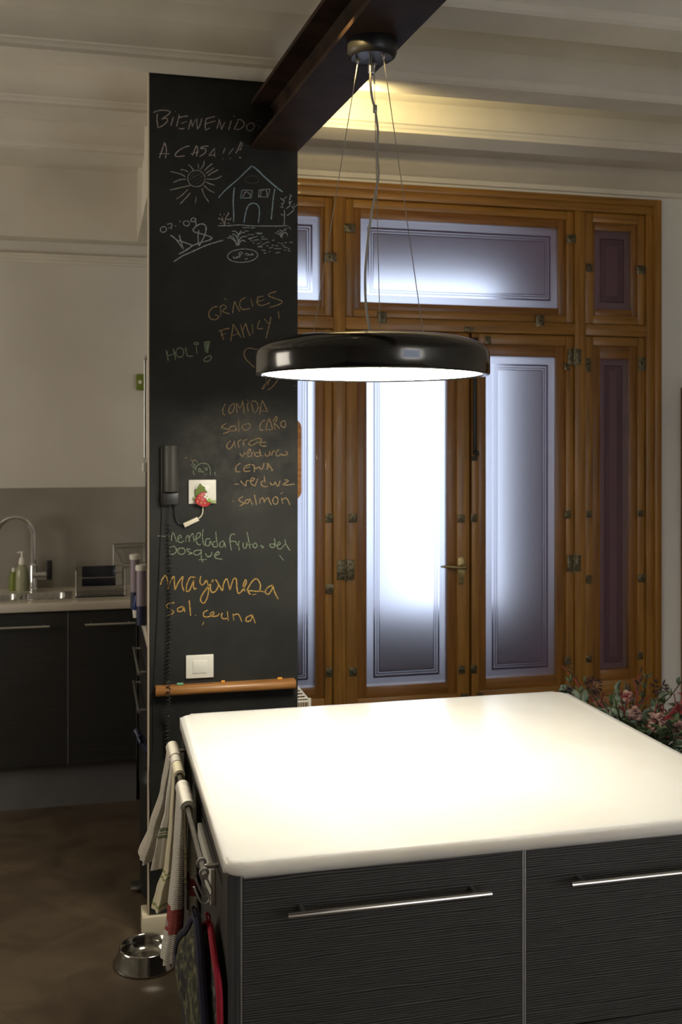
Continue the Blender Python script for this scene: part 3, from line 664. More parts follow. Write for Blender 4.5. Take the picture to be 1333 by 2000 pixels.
write('chalk_writing', "white chalk date 07.'09|white chalk signature underlined twice", ['chalk_white'], [
 (C3, 1.8, 0, [ell(172, 1228, 54, 48, -.5), ell(572, 1122, 53, 45, .2)]),
 (C3, 1.8, 0, "235,1140 310,1125 315,1170 305,1225 ; 255,1205 310,1190 ; 365,1168 395,1165 ; 458,1070 462,1105 ; 735,1050 690,1025 652,1060 665,1095 735,1075 ; 735,1040 735,1100 740,1155"),
 (C3, 2.2, 0, "295,1325 400,1410 530,1590 ; 450,1325 475,1430 525,1590 ; 400,1410 500,1440 680,1505 ; 790,1235 775,1330 780,1480 795,1510 ; 795,1510 880,1350 910,1250 905,1165 840,1130 750,1165 690,1230 710,1270 800,1295 960,1345 1015,1380 960,1415 860,1445 700,1500 550,1600 440,1655 ; 350,1790 500,1690 700,1600 900,1510 1050,1460 1210,1415")], 'aab')
write('chalk_writing', "orange brown chalk word GRACIES slanting upwards|orange brown chalk word FAMILY slanting upwards", ['chalk_brown'], [
 (C4, 1.9, 0, "545,190 500,200 460,250 470,300 510,320 545,305 555,285 520,270 ; 570,195 575,285 ; 565,200 600,175 630,200 590,235 660,262 ; 605,110 635,130 ; 690,255 698,190 710,140 ; 710,140 730,190 760,238 ; 815,105 770,130 757,180 790,220 860,208 ; 865,115 885,190 ; 940,95 925,150 960,182 1050,155 ; 925,100 990,90 ; 930,145 995,125 ; 1115,45 1060,60 1035,85 1090,110 1165,140 1140,170 1045,200"),
 (C4, 1.9, 0, "555,430 610,410 660,400 ; 580,420 590,470 605,515 ; 572,470 625,450 ; 670,525 685,440 695,360 ; 695,360 730,420 772,490 ; 690,470 745,450 ; 765,365 785,430 800,490 ; 785,430 815,350 ; 815,350 835,420 860,475 ; 878,360 885,455 ; 950,325 930,400 985,402 ; 995,310 1035,355 ; 1060,290 1040,380 1010,505 ; 1035,355 1060,350 ; 1130,240 1140,310")], 'ab')
write('chalk_writing', 'green chalk word HOLI with a filled exclamation mark', ['chalk_green'], [
 (C4, 2.1, 0, "50,615 60,660 68,715 ; 115,595 130,650 138,705 ; 60,665 130,650 ; 235,585 245,640 255,665 310,672 ; 338,570 345,645 ; 415,535 470,525 ; 470,525 445,640 ; 430,635 415,540 ; 425,535 440,620 ; 440,530 445,625 ; 455,530 445,610 ; 470,665 420,690 420,720 465,712 485,680 470,662"),
 (C4, 1.8, 0, [ell(180, 635, 38, 45), ell(340, 548, 22, 10)])])
write('chalk_drawing', "brown chalk heart behind the lamp|brown chalk scribble under the heart", ['chalk_brown'], [
 (C4, 1.6, 0, "910,605 860,592 815,605 800,650 820,700 890,770 930,800 ; 910,605 960,590 1000,620 990,700 930,800"),
 (C10, 1.5, 0, "585,755 575,860 ; 690,790 640,850 560,930 520,970 490,1035 520,1030 560,960 ; 760,760 700,790 ; 690,790 600,960 ; 870,785 800,900 700,1010 610,1065 ; 1225,965 1275,965")], 'ab')
write('chalk_writing', "brown chalk word COMIDA|brown chalk words solo CARO|brown chalk word arroz|brown chalk word verduras", ['chalk_brown'], [
 (C5, 1.6, 0, "130,115 90,190 90,270 125,298 ; 290,110 230,130 190,200 190,265 240,250 275,180 270,110 ; 315,100 310,170 322,265 ; 320,110 350,170 370,180 395,140 410,60 ; 405,60 425,150 432,270 ; 510,90 485,130 490,180 505,240 ; 485,50 500,60 ; 550,95 565,160 585,250 ; 555,80 600,65 650,110 660,180 630,240 600,270 ; 690,280 700,180 730,55 ; 730,55 770,140 820,250 ; 700,225 800,240"),
 (C5, 1.8, 0, "150,430 100,460 65,495 110,515 185,530 215,545 150,580 90,600 ; 300,475 230,480 190,520 230,555 290,550 300,500 ; 300,490 315,540 ; 345,380 350,570 ; 480,440 420,460 405,510 450,545 510,520 540,460 490,430 ; 780,380 720,410 690,480 700,540 750,540 ; 785,540 810,430 845,345 ; 840,350 870,430 900,530 ; 785,540 890,530 ; 920,440 940,540 ; 905,400 950,325 970,345 950,400 920,440 960,460 1010,520 ; 1065,390 1030,430 1045,480 1090,500 1110,450 1100,400 1060,390"),
 (C5, 1.8, 0, "215,715 160,770 155,820 190,850 240,810 270,740 275,710 ; 275,720 290,830 ; 355,825 335,760 350,715 390,700 ; 435,800 420,740 440,710 480,695 ; 600,700 540,720 510,770 550,790 620,760 660,730 ; 610,690 690,675 720,700 ; 640,745 790,740 ; 715,700 695,750 720,800 800,800"),
 (C5, 1.8, 0, "365,910 380,950 410,965 445,900 ; 450,930 500,920 540,870 520,850 490,900 495,960 540,975 ; 555,975 560,920 590,890 ; 680,850 700,920 690,960 630,970 605,930 650,905 700,930 ; 690,960 740,960 ; 775,915 790,960 830,960 850,900 ; 850,880 860,950 ; 885,960 895,900 930,880 ; 1005,860 960,890 955,950 1000,960 1050,920 ; 1040,930 1060,950 1130,940 1130,900 1100,890")], 'abcd')
write('chalk_writing', "brown chalk word CENA|brown chalk word verdura|brown chalk word salmon", ['chalk_brown'], [
 (C6, 2.0, 0, "375,205 310,250 295,320 325,345 375,345 ; 540,225 460,250 430,300 450,340 535,330 ; 460,285 530,265 ; 600,350 600,270 590,235 550,230 ; 600,300 680,270 700,300 730,300 760,205 ; 805,310 820,260 805,195 ; 805,195 850,250 905,325 ; 905,325 870,325"),
 (C6, 2.0, 0, "280,545 355,548 ; 375,490 420,545 460,575 470,500 510,490 ; 520,495 580,490 600,455 560,450 540,500 560,550 615,575 ; 615,575 630,520 660,455 ; 765,415 770,500 800,570 820,590 ; 750,500 710,510 720,560 780,590 795,550 770,510 ; 855,510 880,555 920,550 940,500 ; 940,505 960,560 990,575 1020,490 ; 1090,480 1140,480 1150,500 1080,540 1075,555 1140,560 1255,545"),
 (C6, 1.9, 0, "236,813 270,830 ; 420,745 345,800 420,850 430,860 360,905 ; 530,790 460,810 450,850 490,860 530,800 ; 530,790 570,880 ; 600,720 620,800 635,885 ; 690,860 690,790 ; 690,800 740,770 765,850 ; 765,830 790,790 830,770 850,830 880,890 ; 930,760 900,800 915,860 960,870 985,820 970,760 930,755 ; 1025,705 1065,680 ; 1040,765 1065,870 ; 1055,800 1110,770 1150,810 1178,885")], 'abc')
write('chalk_writing', "pale green chalk words memelada frutos del|pale green chalk word bosque", ['chalk_green'], [
 (C7, 1.7, 0, "35,103 115,108 ; 142,75 145,150 ; 165,150 170,100 185,70 ; 185,70 200,110 215,160 ; 225,130 258,115 250,95 228,115 232,155 260,165 285,145 ; 300,160 302,115 ; 302,120 325,100 335,160 ; 335,120 365,80 378,160 ; 385,140 430,110 435,75 405,85 395,140 415,185 440,180 ; 462,40 455,110 470,185 500,190 ; 525,130 490,135 485,185 515,195 530,150 545,190 ; 580,65 585,130 600,200 ; 580,155 555,165 560,205 595,200 ; 655,150 620,165 620,205 650,200 658,160 670,212"),
 (C7, 1.7, 0, "760,90 725,90 710,140 725,240 ; 712,155 760,155 780,190 ; 800,240 790,180 800,150 ; 835,165 835,210 860,215 870,160 ; 870,65 885,140 898,220 ; 860,190 920,180 ; 945,165 925,195 945,215 965,195 950,165 ; 1005,185 1000,200 1025,205 1010,220 ; 1125,125 1130,170 1120,210 1090,205 1085,180 1130,180 ; 1135,195 1180,180 1170,160 1148,190 1165,225 1190,220 ; 1222,135 1235,185 1270,240 ; 1190,220 1230,175 ; 1170,280 1210,330"),
 (C7, 2.0, 0, "150,190 150,280 ; 155,210 195,200 215,240 190,270 155,275 ; 345,230 310,225 325,250 360,265 320,275 ; 450,235 390,240 375,270 415,280 445,250 ; 445,240 445,300 460,350 ; 420,325 495,322 ; 485,265 500,295 530,290 545,250 ; 560,290 610,270 600,250 570,275 580,310 640,320"),
 (C7, 2.0, 0, [ell(260, 245, 35, 30)])], 'aabb')
write('chalk_writing', "bright orange chalk word mayonesa|bright orange chalk words sal cecina", ['chalk_orange'], [
 (C8, 2.3, 0, "70,165 85,115 120,72 140,120 140,160 ; 145,205 170,130 205,80 210,150 215,220 ; 215,220 250,140 295,82 285,160 305,228 ; 420,95 370,90 335,160 330,225 360,220 395,140 420,85 ; 415,90 400,160 410,210 430,195 ; 475,75 465,130 480,165 510,150 530,105 ; 525,105 550,180 545,270 510,345 475,330 480,280 540,190 600,125 ; 600,110 570,170 580,235 620,230 650,165 620,110"),
 (C8, 2.3, 0, "650,150 690,225 700,160 735,105 765,220 ; 765,220 800,110 830,110 835,190 850,250 890,220 930,140 920,115 900,170 915,230 ; 935,220 990,130 1035,105 1070,160 1065,220 1040,230 950,225 970,262 ; 990,265 1030,258 ; 1060,225 1130,240 ; 1195,165 1140,195 1120,240 1150,260 1185,215 1195,165 ; 1195,165 1215,240 1250,308"),
 (C8, 2.2, 0, "210,345 150,350 135,390 200,430 180,460 135,475 ; 295,380 245,400 245,430 290,425 300,385 315,440 ; 358,320 365,400 372,475 ; 415,470 427,472 ; 545,420 505,440 505,480 550,485 600,460 600,435 570,455 585,480 640,475 660,450 ; 690,445 680,480 700,505 740,500 ; 740,430 750,525 ; 795,455 805,520 ; 800,470 850,460 885,535 ; 990,465 935,490 930,530 975,520 990,465 ; 990,465 1020,550 ; 503,535 490,570")], 'aab')
write('chalk_drawing', 'faint chalk smiling face above the upper socket', ['chalk_green', 'chalk_brown'], [
 (C9, 1.3, 0, "775,560 800,490 860,440 940,425 1010,450 1050,520 1060,600 1055,650 ; 745,560 740,600 770,645 ; 700,455 740,490 760,530 ; 725,400 745,440 785,480 ; 790,380 830,435 ; 835,580 850,520 885,560 870,585 835,580 ; 945,510 985,555 1000,530 980,500 ; 895,600 920,580 945,600 ; 940,650 995,620 ; 1150,590 1140,620 1160,650"),
 (C9, 1.3, 1, "700,350 720,385 790,360 ; 580,330 620,318")])

# ---------------------------------------------------------------- things mounted on the chalkboard
def W(px, py, y=BY): return on_y(px, py, y)
ic = thing('intercom', W(331, 986), 'dark grey wall intercom handset with a coiled cord', 'intercom')
a, b = W(314, 985), W(348.5, 872)
m = MB(); m.box(a.x, b.x, BY-.018, BY-.0006, a.z, b.z, .004); m.build('wall_base', M['intercom'], ic)
a, b = W(315.5, 985), W(348, 961)
m = MB(); m.box(a.x, b.x, BY-.035, BY-.017, a.z, b.z, .004); m.build('cradle', M['black_satin'], ic)
a, b = W(320, 960), W(348, 869.5)
m = MB(); cx_ = (a.x+b.x)/2; r_ = (b.x-a.x)/2
sec = [(cx_-r_, BY-.018)]+[(cx_+r_*math.cos(PI+PI*k/14), BY-.03+.028*math.sin(PI+PI*k/14)) for k in range(15)]+[(cx_+r_, BY-.018)]
m.prism(sec, 'z', a.z, b.z, .003); m.build('handset', M['intercom'], ic)
m = MB(); P = [W(333, 984, BY-.02), W(332.5, 1000, BY-.02), W(330, 1012, BY-.016), W(327.5, 1021, BY-.014), W(331, 1026, BY-.014)]
pts = smoothline(P, 6); top = P[-1]; end = W(328.5, 1475, BY-.014); turns = 60
for k in range(turns*10+1):
    t = k/(turns*10); x = top.x-.003+(end.x-top.x+.003)*t+.0065*math.sin(2*PI*turns*t)+.004*math.sin(5*t); z = top.z+(end.z-top.z)*t; y = BY-.0125-.048*math.exp(-((z-.824)/.06)**2)+.0065*math.cos(2*PI*turns*t)
    pts.append(Vector((x, y, z)))
m.tube(pts, .0016, 5); m.build('coiled_cord', M['black_satin'], ic)
m = MB(); m.tube(smoothline([W(316.5, 984, BY-.004), W(316, 1020, BY-.004), W(313, 1080, BY-.004), W(308, 1200, BY-.004), W(301.5, 1330, BY-.004), W(300.5, 1370, BY-.004), W(300, 1400, BY-.004), W(300, 1460, BY-.004), W(293, 1510, BY-.004), W(296, 1580, BY-.005), W(292, 1640, BY-.005), W(295, 1720, BY-.004)], 5), .0018, 6); m.build('loose_cable', M['black_satin'], ic)

def switch(name, label, x0, x1, y0, y1, cat, inner):
    a, b = W(x0, y1), W(x1, y0)
    root = thing(name, ((a.x+b.x)/2, BY, a.z), label, cat)
    m = MB(); m.box(a.x, b.x, BY-.009, BY-.0006, a.z, b.z, .0025, 3); m.build('cover_plate', M['white'], root)
    a, b = W(inner[0], inner[3]), W(inner[1], inner[2])
    m = MB(); m.box(a.x, b.x, BY-.0115, BY-.008, a.z, b.z, .0015); m.build('rocker' if name == 'light_switch' else 'insert', M['white'], root)
    return root
switch('light_switch', 'square white light switch above the chalk rail', 363, 417, 1277, 1325, 'switch', (376.5, 404, 1288, 1314.5))
switch('wall_socket', 'square white wall plate behind the strawberry magnet', 368, 422, 936.5, 984, 'socket', (381, 409, 946.5, 974))

def flat(root, name, mat, poly, fr, y0, y1, bev=.0012):
    P = [on_y(fr[0]+p[0]*fr[2], fr[1]+p[1]*fr[2], y0) for p in poly]
    m = MB(); m.prism([(p.x, p.z) for p in P], 'y', y0, y1, bev); return m.build(name, mat, root)
M['berry_red'] = plain('strawberry_red', (0.45, 0.012, 0.02), 0.4); M['leaf_green'] = plain('leaf_green_paint', (0.13, 0.19, 0.015), 0.5)
M['lime_green'] = plain('lime_green_paint', (0.25, 0.45, 0.06), 0.5); M['pale_green'] = plain('pale_green_paint', (0.33, 0.42, 0.14), 0.5)
M['seed'] = plain('seed_yellow', (0.65, 0.42, 0.10), 0.5)
st = thing('strawberry_magnet', W(397, 990), 'painted red strawberry ornament with leaf and white flower', 'ornament')
yy = BY-.012
flat(st, 'leaf', M['leaf_green'], [(875, 800), (905, 850), (960, 868), (962, 925), (1000, 950), (990, 985), (900, 1010), (790, 1050), (780, 985), (775, 910), (822, 905), (850, 840)], C9, yy-.007, yy)
ber = smoothline([(800, 1065), (850, 1000), (920, 965), (985, 975), (1015, 1050), (1050, 1110), (1060, 1170), (1020, 1222), (950, 1236), (880, 1217), (800, 1178), (772, 1130)], 4, True)
flat(st, 'berry', M['berry_red'], ber, C9, yy-.016, yy-.006, .003)
for (a, b) in ((897, 1025), (850, 1072), (902, 1103), (820, 1135), (885, 1163), (955, 1168)):
    p = on_y(C9[0]+a*C9[2], C9[1]+b*C9[2], yy-.016); m = MB(); m.lathe([(0, .0016), (.002, .0011), (.0027, 0)], p, 10, Matrix.Rotation(PI/2, 3, 'X')); m.build('seed', M['seed'], st)
fl = MB()
for k in range(5):
    an = 2*PI*k/5+.4; ex = ell(1000+38*math.cos(an), 1040+38*math.sin(an), 30, 22, an, 14)[:-1]
    P = [on_y(C9[0]+p[0]*C9[2], C9[1]+p[1]*C9[2], yy-.016) for p in ex]; fl.prism([(p.x, p.z) for p in P], 'y', yy-.0205+.0002*k, yy-.016)
flo = fl.build('flower', M['white'], st)
p = on_y(C9[0]+1000*C9[2], C9[1]+1042*C9[2], yy-.02); m = MB(); m.lathe([(0, .004), (.0015, .003), (.002, 0)], p, 10, Matrix.Rotation(PI/2, 3, 'X')); m.build('flower_centre', M['seed'], flo)
flat(st, 'leaf', M['lime_green'], [(1000, 1085), (1060, 1080), (1075, 1160), (1050, 1130), (1035, 1165), (1020, 1130), (1000, 1160)], C9, yy-.020, yy-.016, .0006)
flat(st, 'stalk', M['pale_green'], [(1060, 1118), (1160, 1115), (1155, 1172), (1070, 1168)], C9, yy-.008, yy)
flat(st, 'stalk', M['pale_green'], [(742, 1060), (790, 1050), (795, 1090), (745, 1110)], C9, yy-.006, yy+.003)

cb = thing('cable_connector', W(372, 1018), 'small ivory cable junction box tilted on the chalkboard', 'connector')
P = [(357.5, 1022), (385, 1009.5), (389.5, 1016.5), (361, 1030)]
P = [on_y(*p, BY-.012) for p in P]
m = MB(); m.prism([(p.x, p.z) for p in P], 'y', BY-.022, BY-.0015, .002); m.build('housing', M['ivory'], cb)
m = MB(); m.tube(smoothline([W(388, 1012.5, BY-.012), W(393, 1008, BY-.012), W(396, 1001, BY-.012), W(396.5, 990, BY-.012), W(396, 981, BY-.010)], 6), .0022, 8); m.build('cream_cable', M['ivory'], cb)
m = MB(); m.tube(smoothline([W(341, 984, BY-.010), W(341.5, 1000, BY-.010), W(344, 1014, BY-.010), W(350, 1023, BY-.010), W(358.5, 1024.5, BY-.012)], 6), .0024, 8); m.build('black_cable', M['black_satin'], cb)

a, b = W(303, 1360), W(574.5, 1336)
zr = .823
rl = MB(); x0, x1 = W(303.5, 1352).x, W(574.5, 1343).x
z_r = W(303, 1352, BY-.03).z
sec = [(BY-.001, z_r+.016), (BY-.026, z_r+.014), (BY-.028, z_r+.017), (BY-.034, z_r+.016), (BY-.041, z_r+.009), (BY-.043, z_r), (BY-.041, z_r-.010), (BY-.034, z_r-.015), (BY-.001, z_r-.015)]
rl.prism(sec, 'x', x0, x1, .0015); o = rl.build('chalk_rail', M['rail_wood'], None, angle=50); tag(o, 'varnished wooden chalk rail across the lower chalkboard', 'rail')
for (nm, px, ln, mt, lab) in (('chalk_stick', 352, 12, 'chalk_green', 'stub of green chalk on the wooden rail'), ('chalk_stick', 436, 7, 'chalk_orange', 'orange chalk stub near the middle of the rail'), ('chalk_stick', 547, 9, 'chalk_orange', 'orange chalk stub at the door end of the rail')):
    p = W(px, 1340, BY-.015); L = ln*3.5/2000/2; zc = z_r+.0145+.0048
    m = MB(); m.tube([(p.x-L, BY-.014, zc), (p.x+L, BY-.016, zc)], .0048, 10); o = m.build(nm, plain(lab.replace(' ', '_'), {'chalk_green': (.16, .36, .2), 'chalk_orange': (.75, .33, .05)}[mt], .9)); tag(o, lab, 'chalk', 'chalk stubs on the rail')

# cutting board hung on the back of the partition, wire trolley behind it
zt, zb2 = on_y(585, 819, 3.655).z, on_y(585, 976, 3.655).z; xr = on_y(588, 890, 3.655).x
def rrect(x0, x1, z0, z1, r, n=6):
    out = []
    for cx, cz, a0 in ((x1-r, z1-r, 0), (x0+r, z1-r, 90), (x0+r, z0+r, 180), (x1-r, z0+r, 270)):
        for k in range(n+1):
            t = math.radians(a0+90*k/n); out.append((cx+r*math.cos(t), cz+r*math.sin(t)))
    return out
m = MB(); m.prism(rrect(xr-.24, xr, zb2, zt, .03), 'y', 3.642, 3.662, .003); o = m.build('cutting_board', M['rail_wood']); tag(o, 'wooden cutting board peeping out behind the chalkboard', 'cutting board')
tr = thing('wire_trolley', (.67, 3.82, 0), 'white wire basket trolley behind the chalkboard by the door', 'trolley')
TZ = .752; X0, X1, Y0, Y1 = .56, .766, 3.66, 4.02
for zt in (TZ, .40):
    m = MB()
    for z in (zt, zt-.08): m.tube([(X0, Y0, z), (X1, Y0, z), (X1, Y1, z), (X0, Y1, z)], .004, 6, closed=True)
    for k in range(1, 8): m.tube([(X0, Y0+(Y1-Y0)*k/8, zt-.08), (X0, Y0+(Y1-Y0)*k/8, zt), (X1, Y0+(Y1-Y0)*k/8, zt), (X1, Y0+(Y1-Y0)*k/8, zt-.08)], .003, 6)
    for k in range(1, 4): m.cyl((X0+(X1-X0)*k/4, Y0, zt), (X0+(X1-X0)*k/4, Y1, zt), .003, 6)
    m.build('basket', M['white'], tr)
for (x, y) in ((X0, Y0), (X1, Y0), (X1, Y1), (X0, Y1)):
    m = MB(); m.cyl((x, y, .0), (x, y, TZ+.01), .006, 8); m.build('leg', M['white'], tr)

# ---------------------------------------------------------------- kitchen island
IX0, IX1, IY0, IY1, IZ = .236, 1.428, 1.886, 2.952, .92
m = MB(); poly = [(p[0], p[1]) for p in rrect(IX0, IX1, IY0, IY1, .035, 8)]
m.prism(poly, 'z', IZ-.030, IZ, .0125, 5); o = m.build('worktop', M['marble'], angle=60); tag(o, 'thick white marble worktop of the kitchen island', 'worktop')
FY = 1.905
def island_unit(x0, x1, label, left_side):
    root = thing('base_cabinet', ((x0+x1)/2, 2.4, 0), label, 'cabinet')
    m = MB(); m.box(x0+.001, x1-.001, FY+.022, 2.93, .10, .8895); m.build('carcass', M['laminate_v'], root, smooth=False)
    m = MB(); m.box(x0+.01, x1-.01, FY+.05, 2.90, 0, .10); m.build('plinth', M['kick'], root, smooth=False)
    return root
uL = island_unit(.245, .837, 'charcoal island drawer unit at the towel rail end', True)
uR = island_unit(.8375, 1.418, 'charcoal island drawer unit with the cropped handle', False)
m = MB(); m.box(.243, .2665, FY-.001, 2.935, .0, .8895, .001, 1); m.build('side_panel', M['laminate_v'], uL)
def front(root, x0, x1, z0, z1, hx0, hx1, hz):
    m = MB(); m.box(x0+.004, x1-.004, FY, FY+.02, z0, z1, .001, 1); d = m.build('drawer_front', M['laminate'], root)
    m = MB()
    for xe in (x0+.0005, x1-.0035):
        m = MB(); m.box(xe, xe+.003, FY-.0005, FY+.02, z0, z1); m.build('edge_trim', M['alu'], root, smooth=False)
    if hz:
        h = MB(); h.cyl((hx0, 1.872, hz), (hx1, 1.872, hz), .006, 16)
        hb = h.build('handle', M['chrome'], d)
        for xp in (hx0+.03, hx1-.03):
            h = MB(); h.cyl((xp, 1.872, hz), (xp, FY+.001, hz), .005, 12); h.build('handle_post', M['steel'], d)
front(uL, .2665, .837, .52, .886, .351, .754, .818); front(uR, .8375, 1.412, .52, .886, .924, 1.327, .818)
front(uL, .2665, .837, .105, .516, .351, .754, .448); front(uR, .8375, 1.412, .105, .516, .924, 1.327, .448)

# towel rail with hooks, towels and pot holders
BX, BZ, BR = .2115, .850, .0062
rail = thing('towel_rail', (BX, 2.45, BZ), 'round steel towel rail along the island side', 'rail')
m = MB(); m.cyl((BX, 2.005, BZ), (BX, 2.895, BZ), BR, 18); m.build('bar', M['steel'], rail)
for y in (2.055, 2.84):
    m = MB(); m.cyl((BX, y, BZ), (.2435, y, BZ), .005, 12); m.build('post', M['steel'], rail)
a, b, c_, d_ = .748, .822, 2.10, 2.37
m = MB(); m.box(.2325, .2428, c_, d_, a, b, .002); ps = m.build('outlet_strip', M['white']); tag(ps, 'white outlet plate on the island side behind the rail', 'socket')

def cloth_mat(name, base, kind):
    m, nt, b = newmat(name); N, L = nt.nodes, nt.links
    b.inputs['Roughness'].default_value = .9; b.inputs['Specular IOR Level'].default_value = .1
    at = N.new('ShaderNodeUVMap'); sp = N.new('ShaderNodeSeparateXYZ'); L.new(at.outputs[0], sp.inputs[0])
    col = N.new('ShaderNodeValToRGB'); col.color_ramp.interpolation = 'CONSTANT'
    els = {'plain': [(0, base)], 'green': [(0, base), (.60, (.19, .24, .16)), (.635, base), (.645, (.19, .24, .16)), (.66, base), (.67, (.19, .24, .16)), (.70, base)],
           'yellow': [(0, base), (.72, (.33, .36, .15)), (.735, base), (.76, (.33, .36, .15)), (.775, base), (.95, (.33, .36, .15)), (.97, base)],
           'red': [(0, base), (.66, (.36, .09, .085)), (.82, base)]}[kind]
    r = col.color_ramp
    while len(r.elements) > 1: r.elements.remove(r.elements[-1])
    r.elements[0].position = els[0][0]; r.elements[0].color = (*els[0][1], 1)
    for p, c in els[1:]:
        e = r.elements.new(p); e.color = (*c, 1)
    L.new(sp.outputs[1], col.inputs['Fac'])
    out = col.outputs[0]
    if kind == 'red':   # printed pears and leaves
        vo = N.new('ShaderNodeTexVoronoi'); vo.inputs['Scale'].default_value = 1.0
        mp = N.new('ShaderNodeMapping'); mp.inputs['Scale'].default_value = (2.2, 7.5, 1); L.new(at.outputs[0], mp.inputs['Vector']); L.new(mp.outputs[0], vo.inputs['Vector'])
        lt = N.new('ShaderNodeMath'); lt.operation = 'LESS_THAN'; lt.inputs[1].default_value = .36; L.new(vo.outputs['Distance'], lt.inputs[0])
        mx = N.new('ShaderNodeMix'); mx.data_type = 'RGBA'; L.new(lt.outputs[0], mx.inputs[0]); L.new(out, mx.inputs[6])
        mx.inputs[7].default_value = (.46, .34, .31, 1); out2 = mx.outputs[2]
        gt = N.new('ShaderNodeMath'); gt.operation = 'GREATER_THAN'; gt.inputs[1].default_value = .66; L.new(sp.outputs[1], gt.inputs[0])
        l2 = N.new('ShaderNodeMath'); l2.operation = 'LESS_THAN'; l2.inputs[1].default_value = .82; L.new(sp.outputs[1], l2.inputs[0])
        mu = N.new('ShaderNodeMath'); mu.operation = 'MULTIPLY'; L.new(gt.outputs[0], mu.inputs[0]); L.new(l2.outputs[0], mu.inputs[1])
        m3 = N.new('ShaderNodeMix'); m3.data_type = 'RGBA'; L.new(mu.outputs[0], m3.inputs[0]); L.new(out, m3.inputs[6]); L.new(out2, m3.inputs[7]); out = m3.outputs[2]
    L.new(out, b.inputs['Base Color'])
    wv = N.new('ShaderNodeTexWave'); wv.bands_direction = 'Y'; wv.inputs['Scale'].default_value = 26 if kind in ('plain', 'red') else 90; L.new(at.outputs[0], wv.inputs['Vector'])
    bp = N.new('ShaderNodeBump'); bp.inputs['Strength'].default_value = .8 if kind in ('plain', 'red') else .2; bp.inputs['Distance'].default_value = .002; L.new(wv.outputs['Fac'], bp.inputs['Height']); L.new(bp.outputs[0], b.inputs['Normal'])
    return m
def towel(name, label, y0, y1, rad, outer, inner, mat, phase=0.0, folds=3, nu=44, nv=44):
    """a folded cloth over the bar. outer / inner: list of (drop, centre x, thickness in x, centre y, width in y) down each fall; uv.y runs from bar to foot."""
    me = MB(); b = me.bm; uvl = b.loops.layers.uv.new('UVMap')
    def loft(rows, foot_wave):
        rings = []; drop_max = rows[-1][0]
        for j in range(nv+1):
            t = j/nv; d = drop_max*t
            k = 0
            while k < len(rows)-2 and d > rows[k+1][0]: k += 1
            A, B = rows[k], rows[k+1]; f = (d-A[0])/(B[0]-A[0]); f = max(0, min(1, f)); f = f*f*(3-2*f)*.6+f*.4
            cx, th, cy, w = (A[q]+(B[q]-A[q])*f for q in (1, 2, 3, 4))
            ring = []
            for i in range(nu):
                an = 2*PI*i/nu
                px = abs(math.cos(an))**.75*math.copysign(1, math.cos(an)); py = abs(math.sin(an))**.75*math.copysign(1, math.sin(an))
                fold = 1+.22*t*math.sin(folds*an*2+phase+2*t)
                ripple = .0035*t*math.sin(py*9+phase*2)
                z = BZ-d-foot_wave*t*math.sin(2*an+phase)
                ring.append((b.verts.new((cx+px*th/2*fold+ripple, cy+py*w/2*(1+.05*t*math.sin(an*5+phase)), z)), i/nu, t))
            rings.append(ring)
        for A, B in zip(rings, rings[1:]):
            for i in range(nu):
                q = (A[i], A[(i+1) % nu], B[(i+1) % nu], B[i])
                f = b.faces.new([p[0] for p in q])
                for lp, p in zip(f.loops, q): lp[uvl].uv = (p[1], p[2])
        for rg in (rings[-1],):
            f = b.faces.new([p[0] for p in rg])
            for lp, p in zip(f.loops, rg): lp[uvl].uv = (p[1], 1.0)
    loft(outer, .008); loft(inner, .006)
    # saddle over the bar, as thick as the falls at their heads
    n = 14; xo, to = outer[0][1], outer[0][2]; xi, ti = inner[0][1], inner[0][2]
    def prof(k):
        a = PI-PI*k/n; cx = (xo+xi)/2; R = (xi-xo)/2; th = to+(ti-to)*k/n
        return (cx+(R+th/2)*math.cos(a), BZ+(R+th/2)*math.sin(a)), (cx+max(R-th/2, .0064)*math.cos(a), BZ+max(R-th/2, .0064)*math.sin(a))
    m_ = 10; O, I = [], []
    for k in range(n+1):
        o_, i_ = prof(k); O.append([b.verts.new((o_[0], y0+(y1-y0)*q/m_, o_[1]+.0012*math.sin(q*1.9+phase))) for q in range(m_+1)]); I.append([b.verts.new((i_[0], y0+(y1-y0)*q/m_, i_[1])) for q in range(m_+1)])
    fs = []
    for k in range(n):
        for q in range(m_):
            fs.append(b.faces.new((O[k][q], O[k+1][q], O[k+1][q+1], O[k][q+1]))); fs.append(b.faces.new((I[k][q], I[k][q+1], I[k+1][q+1], I[k+1][q])))
        fs.append(b.faces.new((O[k][0], I[k][0], I[k+1][0], O[k+1][0]))); fs.append(b.faces.new((O[k][m_], O[k+1][m_], I[k+1][m_], I[k][m_])))
    for f in fs:
        for lp in f.loops: lp[uvl].uv = ((lp.vert.co.y-y0)/(y1-y0)*.3, abs(math.atan2(lp.vert.co.x-BX, lp.vert.co.z-BZ+.02))*.02)
    o = me.build(name, mat, None, angle=75); tag(o, label, 'towel', 'towels over the rail'); return o
M['t_cream'] = cloth_mat('cream_ribbed_cotton', (.70, .65, .56), 'plain'); M['t_green'] = cloth_mat('white_linen_green_stripes', (.68, .65, .58), 'green')
M['t_yellow'] = cloth_mat('pale_yellow_linen', (.72, .66, .48), 'yellow'); M['t_red'] = cloth_mat('ribbed_cotton_red_print', (.70, .67, .60), 'red')
towel('dish_towel', 'cream ribbed towel flaring out at the far end of the rail', 2.762, 2.872, .0135,
      [(0, .198, .008, 2.817, .108), (.10, .186, .016, 2.825, .095), (.20, .166, .030, 2.840, .10), (.285, .150, .052, 2.855, .12)],
      [(0, .2265, .008, 2.817, .108), (.15, .2300, .012, 2.817, .10), (.30, .2300, .016, 2.82, .10)], M['t_cream'], .4)
